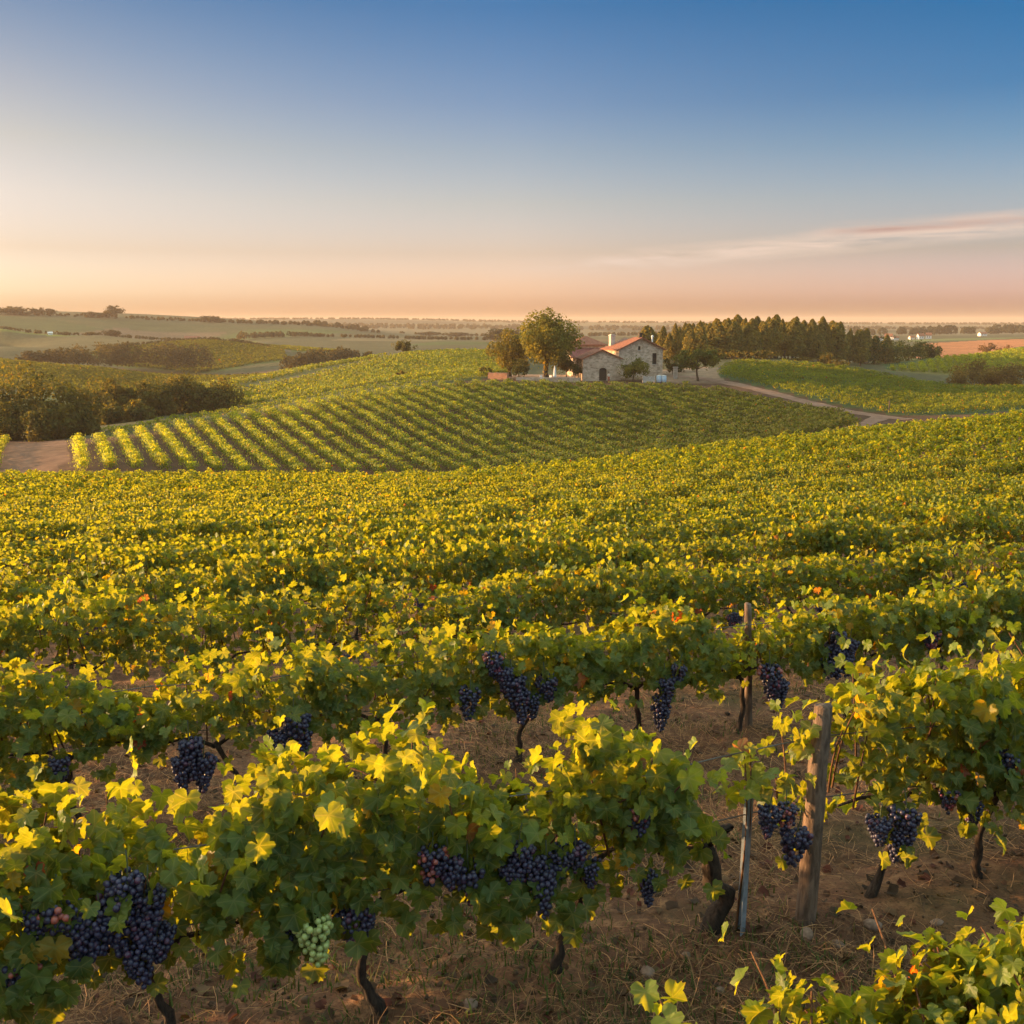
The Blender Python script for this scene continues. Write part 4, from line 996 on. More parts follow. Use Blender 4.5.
hedge_mass('hedgerow', [(240,760,6,332),(330,780,6,334),(420,800,6,336),(500,820,6,337)], 8000, 1.2, 'broken line of trees across the far slope left of the farm', seed=23, lump=1.8)
hedge_mass('hedgerow', [(195,595,5,340),(215,600,5,338)], 700, 1.2, 'small copse at the top of the middle field', seed=14)
hedge_mass('woodland', [(290,1060,20,321),(330,1080,20,321),(368,1090,20,326)], 3000, 2.2, 'dark wood on the far ridge left of centre', seed=5, lump=6)
hedge_mass('woodland', [(400,1150,30,334),(520,1150,30,333),(640,1200,30,332),(760,1200,30,331)], 12000, 2.4, 'dim scattered woods far behind the farmhouse', seed=6, lump=2.5)
hedge_mass('woodland', [(850,1150,40,326),(900,1150,40,326.5),(960,1150,40,325),(1024,1150,40,324),(1150,1150,40,323)], 8000, 2.4, 'dark wood behind the pale village on the right', dark=(.022,.03,.018), light=(.05,.05,.025), seed=7, lump=6)
hedge_mass('woodland', [(-100,1900,120,319),(256,1900,120,322),(512,1900,160,325),(760,1900,160,326),(1100,1900,120,327)], 20000, 4.0, 'hazy woods in the far distance', dark=(.025,.035,.022), light=(.05,.05,.03), seed=8, lump=3)
hedge_mass('woodland', [(-100,3000,250,317),(256,3000,250,318.5),(512,3000,250,321),(760,3000,250,322.5),(1100,3000,250,323)], 22000, 7, 'faint blue woods along the horizon', dark=(.025,.035,.025), light=(.05,.05,.03), seed=9, lump=4)

# ------------------------------------------------------------------ buildings
def m_stone(name, a, b, mortar, sc=1.6):
    m, nt, N, L = mat(name); P = coords(nt)
    mp = N('ShaderNodeMapping'); mp.inputs['Scale'].default_value = (1, 1, 1.7); L(P, mp.inputs[0])
    v = N('ShaderNodeTexVoronoi'); v.inputs['Scale'].default_value = sc; L(mp.outputs[0], v.inputs['Vector'])
    e = N('ShaderNodeTexVoronoi'); e.feature = 'DISTANCE_TO_EDGE'; e.inputs['Scale'].default_value = sc; L(mp.outputs[0], e.inputs['Vector'])
    bw = N('ShaderNodeRGBToBW'); L(v.outputs['Color'], bw.inputs[0])
    c = ramp(nt, bw.outputs[0], [(.2, a), (.8, b)])
    c = mix(nt, ramp(nt, e.outputs['Distance'], [(.02, (1,1,1)), (.07, (0,0,0))]), c, mortar)
    c = mix(nt, 1.0, c, ramp(nt, noise(nt, .7, 4, .6, P), [(.3, (.72,.70,.68)), (.7, (1.15,1.15,1.15))]), 'MULTIPLY')
    principled(nt, c, .92, bump(nt, e.outputs['Distance'], .6, .05), .15); return m
M['stone'] = m_stone('stone_wall', (.40,.285,.205), (.64,.48,.36), (.56,.44,.34), 2.2)
M['pale_stone'] = m_stone('pale_stone', (.42,.36,.31), (.60,.52,.45), (.5,.44,.38), 2.2)
M['red_bank'] = m_stone('red_stone', (.36,.17,.10), (.52,.26,.16), (.42,.23,.15), 1.2)
def m_tiles(name, a, b):
    m, nt, N, L = mat(name); P = coords(nt)
    w = N('ShaderNodeTexWave'); w.bands_direction = 'Y'; w.inputs['Scale'].default_value = 1.3; w.inputs['Distortion'].default_value = 1; L(P, w.inputs[0])
    n = noise(nt, 2.2, 5, .7, P)
    c = mix(nt, 1.0, ramp(nt, n, [(.3, a), (.7, b)]), ramp(nt, w.outputs[0], [(0, (.75,.75,.75)), (1, (1.1,1.1,1.1))]), 'MULTIPLY')
    principled(nt, c, .85, bump(nt, w.outputs[0], .7, .06), .2); return m
M['tiles'] = m_tiles('roof_tiles', (.22,.08,.05), (.37,.15,.088))
M['tiles_dark'] = m_tiles('old_roof_tiles', (.17,.06,.055), (.28,.10,.085))
M['wood'] = m_plain('dark_wood', (.05,.035,.028), .7, .3, 8)
m_, nt_, N_, L_ = mat('window_glass'); principled(nt_, (.03,.035,.045), .12, None, .5); M['glass'] = m_
M['white'] = m_plain('white_paint', (.78,.76,.72), .6, .06)
M['blue'] = m_plain('pale_blue_plastic', (.50,.60,.70), .5, .1)
M['canvas'] = m_plain('parasol_canvas', (.72,.70,.68), .8, .08)
M['clay'] = m_plain('terracotta', (.42,.19,.10), .8, .15)
from mathutils.geometry import tessellate_polygon
def wall_panel(prof, holes, depth=.4):
    """front sheet in the xz plane with real openings and their reveals going back along +y"""
    b = MB(); loops = [[Vector((x, z, 0)) for x, z in prof]] + [[Vector((x, z, 0)) for x, z in h] for h in holes]
    flat = [p for l in loops for p in l]
    b.add([(p.x, 0, p.y) for p in flat], [t for t in tessellate_polygon(loops)])
    for h in holes:
        n = len(h); b.add([(x, 0, z) for x, z in h] + [(x, depth, z) for x, z in h], [(i, (i+1) % n, (i+1) % n + n, i + n) for i in range(n)])
    return b
def rect(x0, x1, z0, z1): return [(x0, z0), (x1, z0), (x1, z1), (x0, z1)]
def arch(x0, x1, z0, z1, k=7):
    r = (x1 - x0) / 2; c = (x0 + x1) / 2
    return [(x0, z0), (x1, z0)] + [(c + r * math.cos(math.pi * i / k), z1 - r * .6 + r * .6 * math.sin(math.pi * i / k)) for i in range(k + 1)]
def gable_house_walls(W, D, eave, ridge, holes, name, parent, m, side_holes=()):
    b = wall_panel([(0, -.6), (W, -.6), (W, eave), (W * .5, ridge), (0, eave)], holes)
    b.add([(0,0,-.6),(0,D,-.6),(0,D,eave),(0,0,eave)], [(0,1,2,3)])
    b.add([(W,0,-.6),(W,D,-.6),(W,D,eave),(W,0,eave)], [(3,2,1,0)])
    b.add([(0,D,-.6),(W,D,-.6),(W,D,eave),(W*.5,D,ridge),(0,D,eave)], [(0,4,3,2,1)])
    return b.build(name, m, parent)
def roof_mesh(faces, t, name, parent, m):
    b = MB()
    for f in faces:
        n = len(f); top = [Vector(p) for p in f]; bot = [p - Vector((0, 0, t)) for p in top]
        b.add(top + bot, [tuple(range(n)), tuple(range(2*n-1, n-1, -1))] + [(i, i+n, (i+1) % n + n, (i+1) % n) for i in range(n)])
    return b.build(name, m, parent)
def add_window(parent, x0, x1, z0, z1, y=.22, name='window'):
    f = MB(); w = .09
    f.box(x0, x0+w, y-.05, y+.05, z0, z1).box(x1-w, x1, y-.05, y+.05, z0, z1).box(x0+w, x1-w, y-.05, y+.05, z1-w, z1).box(x0+w, x1-w, y-.05, y+.05, z0, z0+w)
    f.box((x0+x1)/2-.03, (x0+x1)/2+.03, y-.04, y+.04, z0+w, z1-w).box(x0+w, x1-w, y-.035, y+.035, (z0+z1)/2-.03, (z0+z1)/2+.03)
    o = f.build(name, M['wood'], parent); MB().box(x0+.02, x1-.02, y+.06, y+.09, z0+.02, z1-.02).build('pane', M['glass'], o)
    MB().box(x0-.1, x1+.1, -.10, .12, z0-.14, z0-.002).build('sill', M['pale_stone'], o); return o
def farmhouse():
    y0 = 180; g = gp(618, y0); root = empty('farmhouse', g, math.radians(19), 'stone farmhouse with a red tiled roof on top of the vine covered hill', 'house')
    Wd = px(45, y0) / math.cos(math.radians(19)) * 1.02; D = 7.0
    ev = hgt(640, 348, 182); rg = hgt(640, 337, 182)
    win = rect(Wd * .76, Wd * .76 + .85, 2.35, 4.35); niche = rect(Wd*.43, Wd*.43+.5, 4.9, 5.6)
    gable_house_walls(Wd, D, ev, rg, [win, niche], 'wall', root, M['stone'])
    add_window(root, win[0][0], win[1][0], 2.35, 4.35); add_window(root, niche[0][0], niche[1][0], 4.9, 5.6)
    o = .45; s = (rg - ev) / (Wd / 2); lo = ev - o * s + .12; R = rg + .12; rb = 3.2
    roof = roof_mesh([[(-o,-o,lo),(Wd/2,-o,R),(Wd/2,rb,R),(-o,D+o,lo)][::1], [(Wd+o,-o,lo),(Wd+o,D+o,lo),(Wd/2,rb,R),(Wd/2,-o,R)], [(-o,D+o,lo),(Wd/2,rb,R),(Wd+o,D+o,lo)]], .20, 'roof', root, M['tiles'])
    c = MB().box(Wd/2-.28, Wd/2+.28, .3, .86, rg-.2, rg+.75); c.box(Wd/2-.34, Wd/2+.34, .24, .92, rg+.752, rg+.88); c.build('chimney', M['wood'], roof)
    MB().lathe([(.15, 0), (.15, 1.9), (.22, 1.9), (.22, 2.05), (.05, 2.2)], 14, (Wd*.86, 2.0, rg - 1.75)).build('flue', M['white'], roof)
    c = MB().box(.75, 1.60, 5.2, 6.1, ev - .3, rg + .30); c.box(.66, 1.69, 5.1, 6.2, rg + .302, rg + .46).box(.85, 1.5, 5.3, 6.0, rg + .462, rg + .62); c.build('chimney', M['pale_stone'], roof)
    # gabled wing in front
    g2 = gp(582.5, 174) - g; rz = math.radians(-19); inv = Matrix.Rotation(rz, 3, 'Z')
    w = MB(); Ww = px(38, 174) * 1.01; Dw = 6.0; e2 = hgt(600, 358.5, 174); r2 = hgt(600, 350, 174)
    ar = arch(Ww*.43, Ww*.43 + 1.35, .02, 2.25)
    wing = gable_house_walls(Ww, Dw, e2, r2, [ar], 'wing', root, M['stone']); wing.location = inv @ g2; wing.rotation_euler = (0, 0, math.radians(8) + rz)
    o = .35; s = (r2 - e2) / (Ww / 2); lo = e2 - o * s + .1; R = r2 + .1
    roof_mesh([[(-o,-o,lo),(Ww/2,-o,R),(Ww/2,Dw,R),(-o,Dw,lo)], [(Ww+o,-o,lo),(Ww+o,Dw,lo),(Ww/2,Dw,R),(Ww/2,-o,R)]], .18, 'wing_roof', wing, M['tiles'])
    d = MB().box(Ww*.43 + .02, Ww*.43 + 1.33, .30, .36, .03, 2.2).build('door', M['wood'], wing)
    return g
farmhouse()
def barn():
    y0 = 193; g = gp(569, y0); root = empty('barn', g, math.radians(10), 'old barn with a stepped dark red roof behind the tall tree', 'barn')
    W1 = px(31, y0); x0 = px(5, y0); e1 = hgt(589, 345, y0); r1 = hgt(589, 336.8, y0); el = hgt(583, 357, y0); el2 = hgt(583, 348.5, y0)
    w = MB().box(x0, x0 + W1, 0, 7, -.6, e1); w.box(x0 - 1.0, x0 + W1 - 1.4, -3.0, -.003, -.6, el); w.build('wall', M['stone'], root)
    o = .4; a, b_ = x0 - o, x0 + W1 + o
    roof_mesh([[(a,-o,e1),(b_,-o,e1),(b_-3.2,3.5,r1),(a+3.2,3.5,r1)], [(b_,-o,e1),(b_,7+o,e1),(b_-3.2,3.5,r1)], [(b_,7+o,e1),(a,7+o,e1),(a+3.2,3.5,r1),(b_-3.2,3.5,r1)], [(a,7+o,e1),(a,-o,e1),(a+3.2,3.5,r1)]], .2, 'roof', root, M['tiles'])
    roof_mesh([[(x0-1.4,-3.4,el),(x0+W1-1.0,-3.4,el),(x0+W1-1.0,-.004,el2),(x0-1.4,-.004,el2)]], .18, 'lean_to_roof', root, M['tiles_dark'])
barn()
def small_house(u, y, wpx, hpx, label, roofm, rz=0.0):
    g = gp(u, y); W = px(wpx, y); D = W * .7; ev = px(hpx, y) * .6; rg = px(hpx, y)
    root = empty('village_house', g, rz, label, 'house', 'houses far off')
    b = wall_panel([(0, -1), (W, -1), (W, ev), (0, ev)], [rect(W*.2, W*.32, ev*.35, ev*.75), rect(W*.6, W*.72, ev*.35, ev*.75)])
    b.add([(0,0,-1),(0,D,-1),(0,D,ev),(0,D/2,rg),(0,0,ev)], [(0,1,2,3,4)]); b.add([(W,0,-1),(W,D,-1),(W,D,ev),(W,D/2,rg),(W,0,ev)], [(4,3,2,1,0)]); b.add([(0,D,-1),(W,D,-1),(W,D,ev),(0,D,ev)], [(3,2,1,0)])
    b.build('wall', M['white'], root)
    for k in (.2, .6): MB().box(W*k+.02, W*(k+.12)-.02, .2, .25, ev*.35+.02, ev*.75-.02).build('window', M['glass'], root)
    roof_mesh([[(-.3,-.3,ev),(W+.3,-.3,ev),(W+.3,D/2,rg+.1),(-.3,D/2,rg+.1)], [(W+.3,D+.3,ev),(-.3,D+.3,ev),(-.3,D/2,rg+.1),(W+.3,D/2,rg+.1)]], .25, 'roof', root, roofm)
for a in [(872,842,9,4.5,'far village house at the left end of the pink cluster',M['tiles'],.3),(880,850,7,6.5,'tallest far village house with a pink gable',M['tiles'],-.5),(889,846,6,4,'small far village house right of the tallest one',M['tiles'],.2),(906,860,5,3.5,'low far house between the two village clusters',M['tiles'],.4),(914,858,6,5.5,'far house with a pale wall, left of the right hand pair',M['tiles'],.2),(921,858,5,6,'far house with a red roof, right of the right hand pair',M['tiles'],-.3),(975,1040,7,4,'tiny far house among the woods, right of the village',M['tiles'],.2),
          (54,692,4,3,'lone pale house on the hazy left slope',M['white'],.5),(188,725,14,7,'pink roofed long house at the edge of the left ridge',M['tiles'],.2)]:
    small_house(*a)
# yard things
def stone_wall(name, a, b, h, t, m, label, cat='wall'):
    P, Q = Vector(a), Vector(b); L = (Q - P).length; root = None
    d = (Q - P).normalized(); n = 14; rng = random.Random(len(label)); mb = MB()
    prof = [(0, -.4)] + [(L, -.4)] + [(L * (1 - i / n), h * rng.uniform(.9, 1.06)) for i in range(n + 1)]
    mb.prism(prof, -t/2, t/2)
    o = mb.build(name, m, None, loc=P); o.rotation_euler = (0, 0, math.atan2(d.y, d.x)); tag(o, label, cat); return o
stone_wall('stone_wall', gp(642, 171.5), gp(654, 171.8), 1.05, .45, M['pale_stone'], 'low pale stone wall right of the clipped shrub')
stone_wall('terrace_wall', gp(516, 172.8), gp(580, 171.5), .55, .4, M['stone'], 'long low terrace wall under the tall tree')
stone_wall('earth_bank_wall', gp(489, 175), gp(508, 173.5), 1.15, .8, M['red_bank'], 'short reddish bank wall left of the terrace wall')
o_ = MB().box(-.35, .35, -.35, .35, -.3, 1.9); o_.box(-.42, .42, -.42, .42, 1.902, 2.05); tag(o_.build('gate_pillar', M['pale_stone'], loc=gp(674.5, 178)), 'pale square gate pillar right of the house', 'pillar')
for i, u in enumerate((658.2, 663.2)):
    b = MB().lathe([(.36, 0), (.42, .08), (.46, .55), (.42, 1.02), (.38, 1.08), (.40, 1.12), (.1, 1.14)], 18)
    root = empty('water_butt', gp(u, 172), 0, ['pale blue water butt left of its twin near the low stone wall', 'pale blue water butt right of its twin, nearest the dirt track'][i], 'barrel', 'pale blue water butts')
    b.build('body', M['blue'], root, True); MB().lathe([(.43, 1.142), (.44, 1.19), (.2, 1.24), (.03, 1.26)], 18).build('lid', M['white'], root, True)
root = empty('closed_parasol', gp(554.5, 172.4), 0, 'closed white parasol standing on the terrace under the tall tree', 'parasol')
MB().lathe([(.30, -.05), (.30, .06), (.06, .09)], 16).build('base', M['wood'], root); MB().tube([(0,0,.06),(0,0,2.75)], .03).build('pole', M['wood'], root)
b = MB(); V = []; Fs = []; k = 16; prof = [(.22, .62), (.26, .8), (.22, 1.5), (.15, 2.1), (.06, 2.6), (.01, 2.72)]
for r_, z_ in prof:
    for j in range(k): V.append((r_ * (1 + .18 * (j % 2)) * math.cos(6.2832*j/k), r_ * (1 + .18 * (j % 2)) * math.sin(6.2832*j/k), z_))
for i in range(len(prof)-1):
    for j in range(k): Fs.append((i*k+j, i*k+(j+1)%k, (i+1)*k+(j+1)%k, (i+1)*k+j))
b.add(V, Fs).build('canopy', M['canvas'], root)
for i, u in enumerate((541.5, 549.5)):
    root = empty('garden_chair', gp(u, 172.2), .5 - i * 1.2, ['pale garden chair under the yellow sapling', 'pale garden chair between the sapling and the closed parasol'][i], 'chair', 'pale garden chairs')
    MB().box(-.24,.24,-.24,.24,.42,.47).build('seat', M['canvas'], root); MB().box(-.24,.24,.20,.24,.472,.98).build('backrest', M['canvas'], root)
    for sx in (-.2, .2):
        for sy in (-.2, .18): MB().box(sx-.02, sx+.02, sy-.02, sy+.02, 0, .418).build('leg', M['wood'], root)

# somebody by the wing door
def person(loc, rz):
    root = empty('person', loc, rz, 'person in a pale top and orange red trousers standing by the wing door', 'person')
    J = {'pel':(0,0,.93,.125),'wa':(0,0,1.08,.115),'ch':(0,.01,1.30,.135),'nk':(0,.01,1.48,.055),'hd0':(0,-.01,1.56,.075),'hd1':(0,-.015,1.65,.095),'hd2':(0,0,1.74,.06),
         'sl':(-.17,.01,1.42,.055),'el':(-.24,.03,1.14,.042),'wl':(-.22,-.08,.92,.03),'fl':(-.22,-.11,.84,.03),'sr':(.17,.01,1.42,.055),'er':(.25,.02,1.15,.042),'wr':(.20,-.14,1.02,.03),'fr':(.17,-.2,1.0,.03),
         'hl':(-.09,0,.86,.09),'kl':(-.10,-.02,.48,.06),'al':(-.10,.02,.08,.04),'tl':(-.11,-.13,.03,.035),'hr':(.09,0,.86,.09),'kr':(.11,-.03,.48,.06),'ar':(.12,.03,.08,.04),'tr':(.14,-.12,.03,.035)}
    E = [('pel','wa'),('wa','ch'),('ch','nk'),('nk','hd0'),('hd0','hd1'),('hd1','hd2'),('ch','sl'),('sl','el'),('el','wl'),('wl','fl'),('ch','sr'),('sr','er'),('er','wr'),('wr','fr'),('pel','hl'),('hl','kl'),('kl','al'),('al','tl'),('pel','hr'),('hr','kr'),('kr','ar'),('ar','tr')]
    def skin(name, keys, grow, m, cut=None):
        ks = [k for k in J if k in keys]; me = bpy.data.meshes.new(name)
        me.from_pydata([J[k][:3] for k in ks], [(ks.index(a), ks.index(b)) for a, b in E if a in ks and b in ks], [])
        o = new_obj(name, me, m, root); o.modifiers.new('skin', 'SKIN'); o.modifiers.new('sub', 'SUBSURF').levels = 2
        for i, k in enumerate(ks): r = J[k][3] + grow; me.skin_vertices[0].data[i].radius = (r, r * .8); me.skin_vertices[0].data[i].use_root = (i == 0)
        dg = bpy.context.evaluated_depsgraph_get(); me2 = bpy.data.meshes.new_from_object(o.evaluated_get(dg)); o.modifiers.clear(); o.data = me2
        for p in me2.polygons: p.use_smooth = True
        return o
    skin('body', set(J), 0, m_plain('skin', (.45,.27,.19), .6, .05))
    skin('shirt', {'pel','wa','ch','sl','el','sr','er'}, .018, m_plain('pale_shirt', (.66,.56,.48), .8, .08))
    skin('trousers', {'pel','hl','kl','al','hr','kr','ar'}, .024, m_plain('orange_red_trousers', (.45,.10,.05), .8, .1))
    MB().lathe([(.06, 1.60), (.102, 1.66), (.10, 1.74), (.06, 1.80), (.01, 1.815)], 14, (0, .02, 0)).build('hair', M['wood'], root, True)
person(gp(608.3, 171.9), .4)

# ------------------------------------------------------------------ posts, wire, stones and ground cover close by
def post(name, base, top, r0, r1, m, label, cat='post', group=None, chamfer=True):
    d = Vector(top) - Vector(base); n = 12; rng = random.Random(int(base[0] * 1000)); pts = []; rad = []
    for i in range(n):
        q = i / (n - 1); pts.append(Vector(base) + d * q + Vector((rng.uniform(-1, 1), rng.uniform(-1, 1), 0)) * r0 * .05); rad.append((r0 + (r1 - r0) * q) * rng.uniform(.97, 1.03))
    pts.insert(0, Vector(base) - d.normalized() * .15); rad.insert(0, r0)
    pts.append(Vector(top) + d.normalized() * r1 * .18); rad.append(r1 * .82)
    o = MB().tube([p - Vector(base) for p in pts], rad, 14).build(name, m, None, True, loc=base); return tag(o, label, cat, group)
lpo, pb = row_hit(0, 805, 924, -.09); pb.z = gz(pb.x, pb.y); _, ptop = row_hit(0, 823, 706, -.09)
post('wooden_post', pb, ptop, .048, .040, M['post'], 'thick weathered wooden post leaning slightly right in the front row')
def stake(base, top, label):
    d = Vector(top) - Vector(base); b = MB(); L = d.length; w, t = .021, .004
    prof = [(-w, -w), (w, -w), (w, -w+t), (-w+t, -w+t), (-w+t, w), (-w, w)]
    V = [(x, y, -.15) for x, y in prof] + [(x, y, L) for x, y in prof]; n = 6
    b.add(V, [tuple(range(n))[::-1], tuple(range(n, 2*n))] + [(i, (i+1) % n, (i+1) % n + n, i + n) for i in range(n)])
    o = b.build('metal_stake', M['metal'], None, loc=base); o.rotation_euler = d.to_track_quat('Z', 'Y').to_euler(); o.rotation_euler.rotate_axis('Z', .5); tag(o, label, 'stake')
_, sb = row_hit(0, 738, 948, -.05); sb.z = gz(sb.x, sb.y); _, st = row_hit(0, 747, 796, -.05)
stake(sb, st, 'grey angled metal stake standing between the leaning trunk and the wooden post')
for k, u, vb, vt, lab in [(1, 748, 738, 604, 'slim wooden stake standing in the second full row')]:
    _, b0 = row_hit(k, u, vb, .10); b0.z = gz(b0.x, b0.y); _, t0 = row_hit(k, u, vt, .10)
    post('wooden_stake', b0, t0, .03, .026, M['post'], lab)
for k in (0, 1, 2):
    for zi, z in enumerate((.56, .86)):
        P = []
        for l in np.arange(-6 if k else la[0] - 5, 9, .5):
            x, y = rowpt(k, l, -.03)
            if y > .8: P.append((x, y, gz(x, y) + z + .008 * math.sin(l * 3)))
        if len(P) > 2: tag(MB().tube(P, .003, 5).build('trellis_wire', M['wire']), '%s trellis wire strung through the %s' % (('lower', 'upper')[zi], ROWNAME[k]), 'wire', 'trellis wires')
# end stake of the dark block on the right
p0 = gp(889.5, 140); post('wooden_stake', p0, p0 + Vector((0, 0, 1.7)), .09, .08, M['post'], 'pale end stake at the lower corner of the dark green block')

def shoot_tuft(u, v, k, n, seed, label, size=.10):
    l, P = row_hit(k, u, v, -.05); rng = np.random.default_rng(seed); g = gz(P.x, P.y)
    root = empty('grapevine_shoot', (P.x, P.y, g), ROT, label, 'vine shoot'); h = P.z - g
    canes = []; pos = []; 
    for i in range(2):
        s = np.linspace(0, 1, 12); canes.append(np.stack([.02 * np.sin(s * 3 + i) + (i - .5) * .05 * s, .02 * np.cos(s * 4), (h * 1.0) * s + .10 * s], 1))
    pos = np.stack([rng.normal(0, .06, n), rng.normal(0, .06, n), h + rng.normal(0, .075, n)], 1)
    nr = np.stack([rng.normal(0, .6, n), rng.normal(-.3, .6, n), rng.uniform(.2, .9, n)], 1); tp = np.stack([rng.normal(0, .5, n), rng.normal(-.2, .4, n), np.full(n, -.6)], 1)
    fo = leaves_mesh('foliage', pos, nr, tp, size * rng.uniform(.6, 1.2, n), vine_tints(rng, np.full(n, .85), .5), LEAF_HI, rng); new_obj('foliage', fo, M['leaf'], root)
    canes_mesh(canes).build('cane', M['cane'], root, True)
shoot_tuft(746, 776, 0, 26, 4, 'small leafy shoot climbing over the top of the metal stake', .10)

m_, nt_, N_, L_ = mat('field_stone'); P_ = coords(nt_); n_ = noise(nt_, 30, 5, .6, P_); principled(nt_, ramp(nt_, n_, [(.3, (.14,.09,.065)), (.7, (.30,.20,.145))]), .9, bump(nt_, n_, .5, .01), .2); M['fstone'] = m_
rs = random.Random(21); V0, F0 = ICO2
for i, (u, v, s, lab) in enumerate([(872,928,.042,'round pale pink field stone lying right of the wooden post'),(806,936,.040,'pinkish stone at the foot of the wooden post'),(838,946,.030,'small flat stone in the straw right of the post foot'),(686,957,.026,'small pale stone left of the thick leaning trunk'),(648,974,.040,'flat grey stone in the path below the front row'),(937,924,.030,'small stone beneath the second vine right of the post'),(470,1008,.035,'stone half sunk in the straw under the front row'),(905,955,.022,'tiny stone near the corner vine leaves'),(720,992,.024,'tiny stone in front of the metal stake')]):
    rngs = np.random.default_rng(i); o = np.array(V0) * (1 + .16 * np.sin(V0 @ rngs.normal(0, 2.4, (3, 3)) + i)[:, :1] + .05 * rngs.normal(0, 1, (len(V0), 1))) * np.array([1, .85, .62]) * s
    t, sl = ray(u, v); y = 3.0
    for _ in range(30):                                           # where that sight line meets the ground
        y = CAM_H / max(1e-3, (gz(t * y, y) / y - sl)) if False else y + (CAM_H + sl * y - gz(t * y, y)) * 1.2
    x = t * y
    ob = new_obj('field_stone', mesh_np('field_stone', o, F0), M['fstone'], None, (x, y, gz(x, y) + s * .22)); ob.rotation_euler = (0, 0, i * 1.3); tag(ob, lab, 'stone')
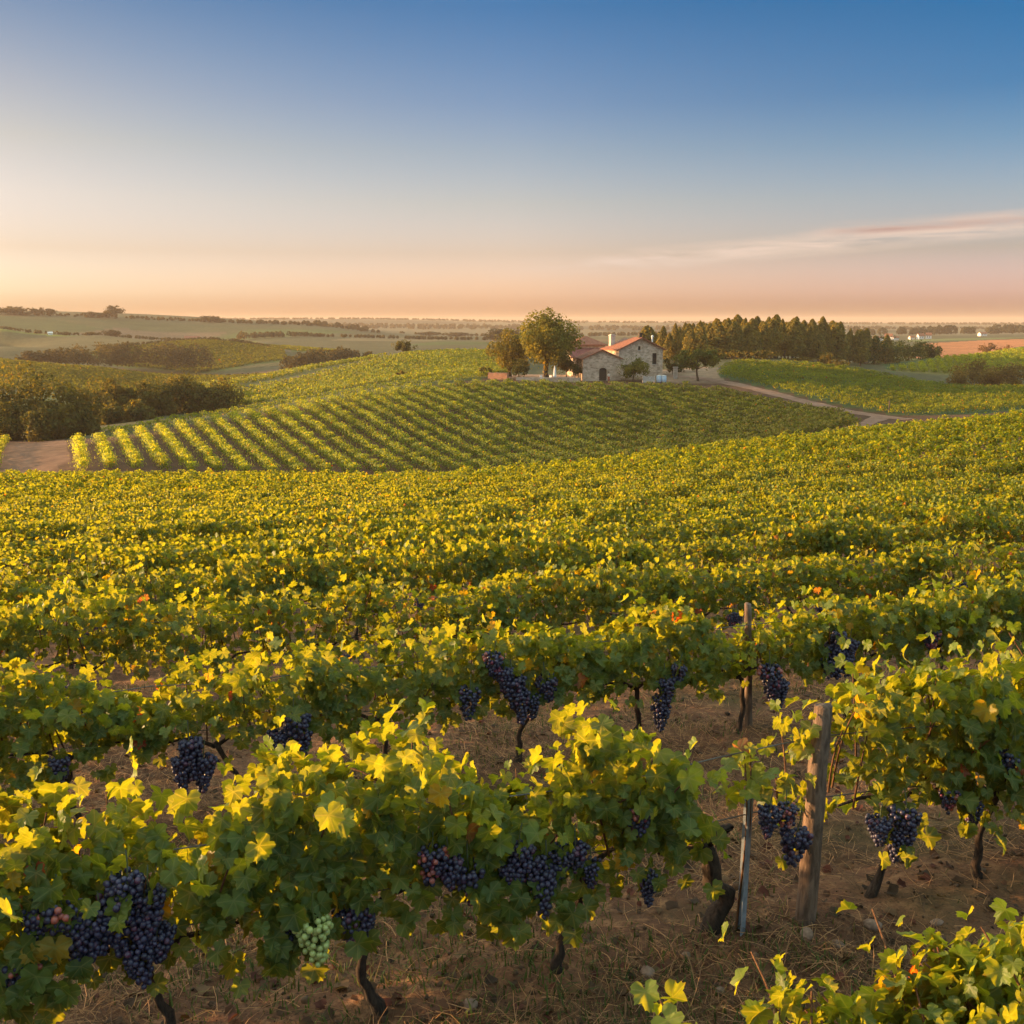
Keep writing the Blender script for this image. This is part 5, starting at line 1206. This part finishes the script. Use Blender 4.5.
def ground_scatter():
    rng = np.random.default_rng(9)
    def area(n, n0=.1, n1=10.5):
        t = rng.uniform(-.62, .62, n * 3); y = 2.0 + 13 * rng.random(n * 3) ** 1.35
        x = t * (y + .6); q = x * NX + y * NY; ok = (q > n0) & (q < n1); x, y = x[ok][:n], y[ok][:n]; return x, y
    # dry straw: thin curved blades lying about
    x, y = area(130000); k = vnoise(x * 1.6 + 40, y * 1.6) * .7 + vnoise(x * 5, y * 5 + 8) * .3; ok = rng.random(len(x)) < np.clip((k - .30) * 3.0, .06, 1); x, y = x[ok], y[ok]; n = len(x)
    z = terrain(x, y); an = rng.uniform(0, 6.28, n); ln = rng.uniform(.03, .15, n); w = rng.uniform(.0012, .0026, n); c, s = np.cos(an), np.sin(an); bend = rng.normal(0, .25, n)
    rise = rng.exponential(.22, n)
    V = np.empty((n, 6, 3))
    for j, q in enumerate((0, .5, 1)):
        px_, py_ = x + c * ln * q - s * bend * ln * q * q, y + s * ln * q + c * bend * ln * q * q; pz = z + .006 + rise * ln * (q * 1.3 - .7 * q * q) + rng.uniform(0, .012, n)
        ww = w * (1 - .5 * q)
        V[:, 2*j] = np.stack([px_ - s * ww, py_ + c * ww, pz], 1); V[:, 2*j+1] = np.stack([px_ + s * ww, py_ - c * ww, pz + w * .6], 1)
    b = np.arange(n)[:, None] * 6; Fs = np.concatenate([b + np.array([0,1,3,2]), b + np.array([2,3,5,4])])
    tint = np.array([.34,.19,.10]) * rng.uniform(.4, 1.35, (n, 1)); kk = rng.random(n) < .3; tint[kk] = np.array([.13,.075,.05])
    tag(new_obj('dry_straw', mesh_np('dry_straw', V.reshape(-1, 3), Fs, np.repeat(tint, 6, 0), False), M['grass']), 'dry straw and dead grass lying between the front rows', 'straw', kind='stuff')
    # green grass and weeds in patches
    x, y = area(60000); k = vnoise(x * .9 + 4, y * .9 + 7) * .65 + vnoise(x * 3, y * 3) * .35; ok = rng.random(len(x)) < np.clip((k - .45) * 5, .004, 1); x, y = x[ok], y[ok]; n = len(x)
    z = terrain(x, y); an = rng.uniform(0, 6.28, n); h = rng.uniform(.018, .065, n); w = rng.uniform(.0018, .0045, n); lean = rng.normal(0, 1.0, n); c, s = np.cos(an), np.sin(an)
    V = np.empty((n, 5, 3))
    V[:, 0] = np.stack([x - s * w, y + c * w, z - .005], 1); V[:, 1] = np.stack([x + s * w, y - c * w, z - .005], 1)
    V[:, 2] = np.stack([x - s * w * .8 + c * lean * h * .35, y + c * w * .8 + s * lean * h * .35, z + h * .6], 1); V[:, 3] = np.stack([x + s * w * .8 + c * lean * h * .35, y - c * w * .8 + s * lean * h * .35, z + h * .6], 1)
    V[:, 4] = np.stack([x + c * lean * h, y + s * lean * h, z + h * .95], 1)
    b = np.arange(n)[:, None] * 5; tint = np.array([.062,.088,.024]) * rng.uniform(.6, 1.5, (n, 1)); kk = rng.random(n) < .2; tint[kk] = np.array([.16,.13,.05])
    tag(new_obj('grass', mesh_np('grass', V.reshape(-1, 3), [b + np.array([0,1,3,2]), b[:, :1] + np.array([2,3,4])], np.repeat(tint, 5, 0), False), M['grass']), 'short green weeds in patches between the front rows', 'grass', kind='stuff')
    # fallen vine leaves
    x, y = area(2600); n = len(x); z = terrain(x, y) + .012
    nr = np.stack([rng.normal(0, .35, n), rng.normal(0, .35, n), np.ones(n)], 1); tp = np.stack([rng.normal(0, 1, n), rng.normal(0, 1, n), np.zeros(n)], 1)
    pal = np.array([(.13,.065,.04),(.09,.055,.038),(.17,.10,.055),(.07,.045,.03),(.13,.045,.032)]); tint = pal[rng.integers(0, 5, n)] * rng.uniform(.6, 1.2, (n, 1))
    me = leaves_mesh('fallen_leaves', np.stack([x, y, z], 1), nr, tp, rng.uniform(.03, .085, n), tint, LEAF_MID, rng)
    tag(new_obj('fallen_leaves', me, M['grass']), 'dead brown vine leaves scattered over the soil', 'leaves', kind='stuff')
    # little clods of earth
    x, y = area(7000); n = len(x); tv, tf = ICO1; sc = rng.exponential(.0045, n) + .002
    V = (tv[None] * sc[:, None, None] * rng.uniform(.6, 1.2, (n, len(tv), 1)) + np.stack([x, y, terrain(x, y) + sc * .2], 1)[:, None]).reshape(-1, 3)
    tag(new_obj('soil_clods', mesh_np('soil_clods', V, (tf[None] + (np.arange(n) * len(tv))[:, None, None]).reshape(-1, 3), np.repeat(np.array([.11,.07,.048]) * rng.uniform(.5, 1.5, (n, 1)), len(tv), 0)), M['grass']), 'small clods of brown earth scattered over the soil', 'soil', kind='stuff')
ground_scatter()
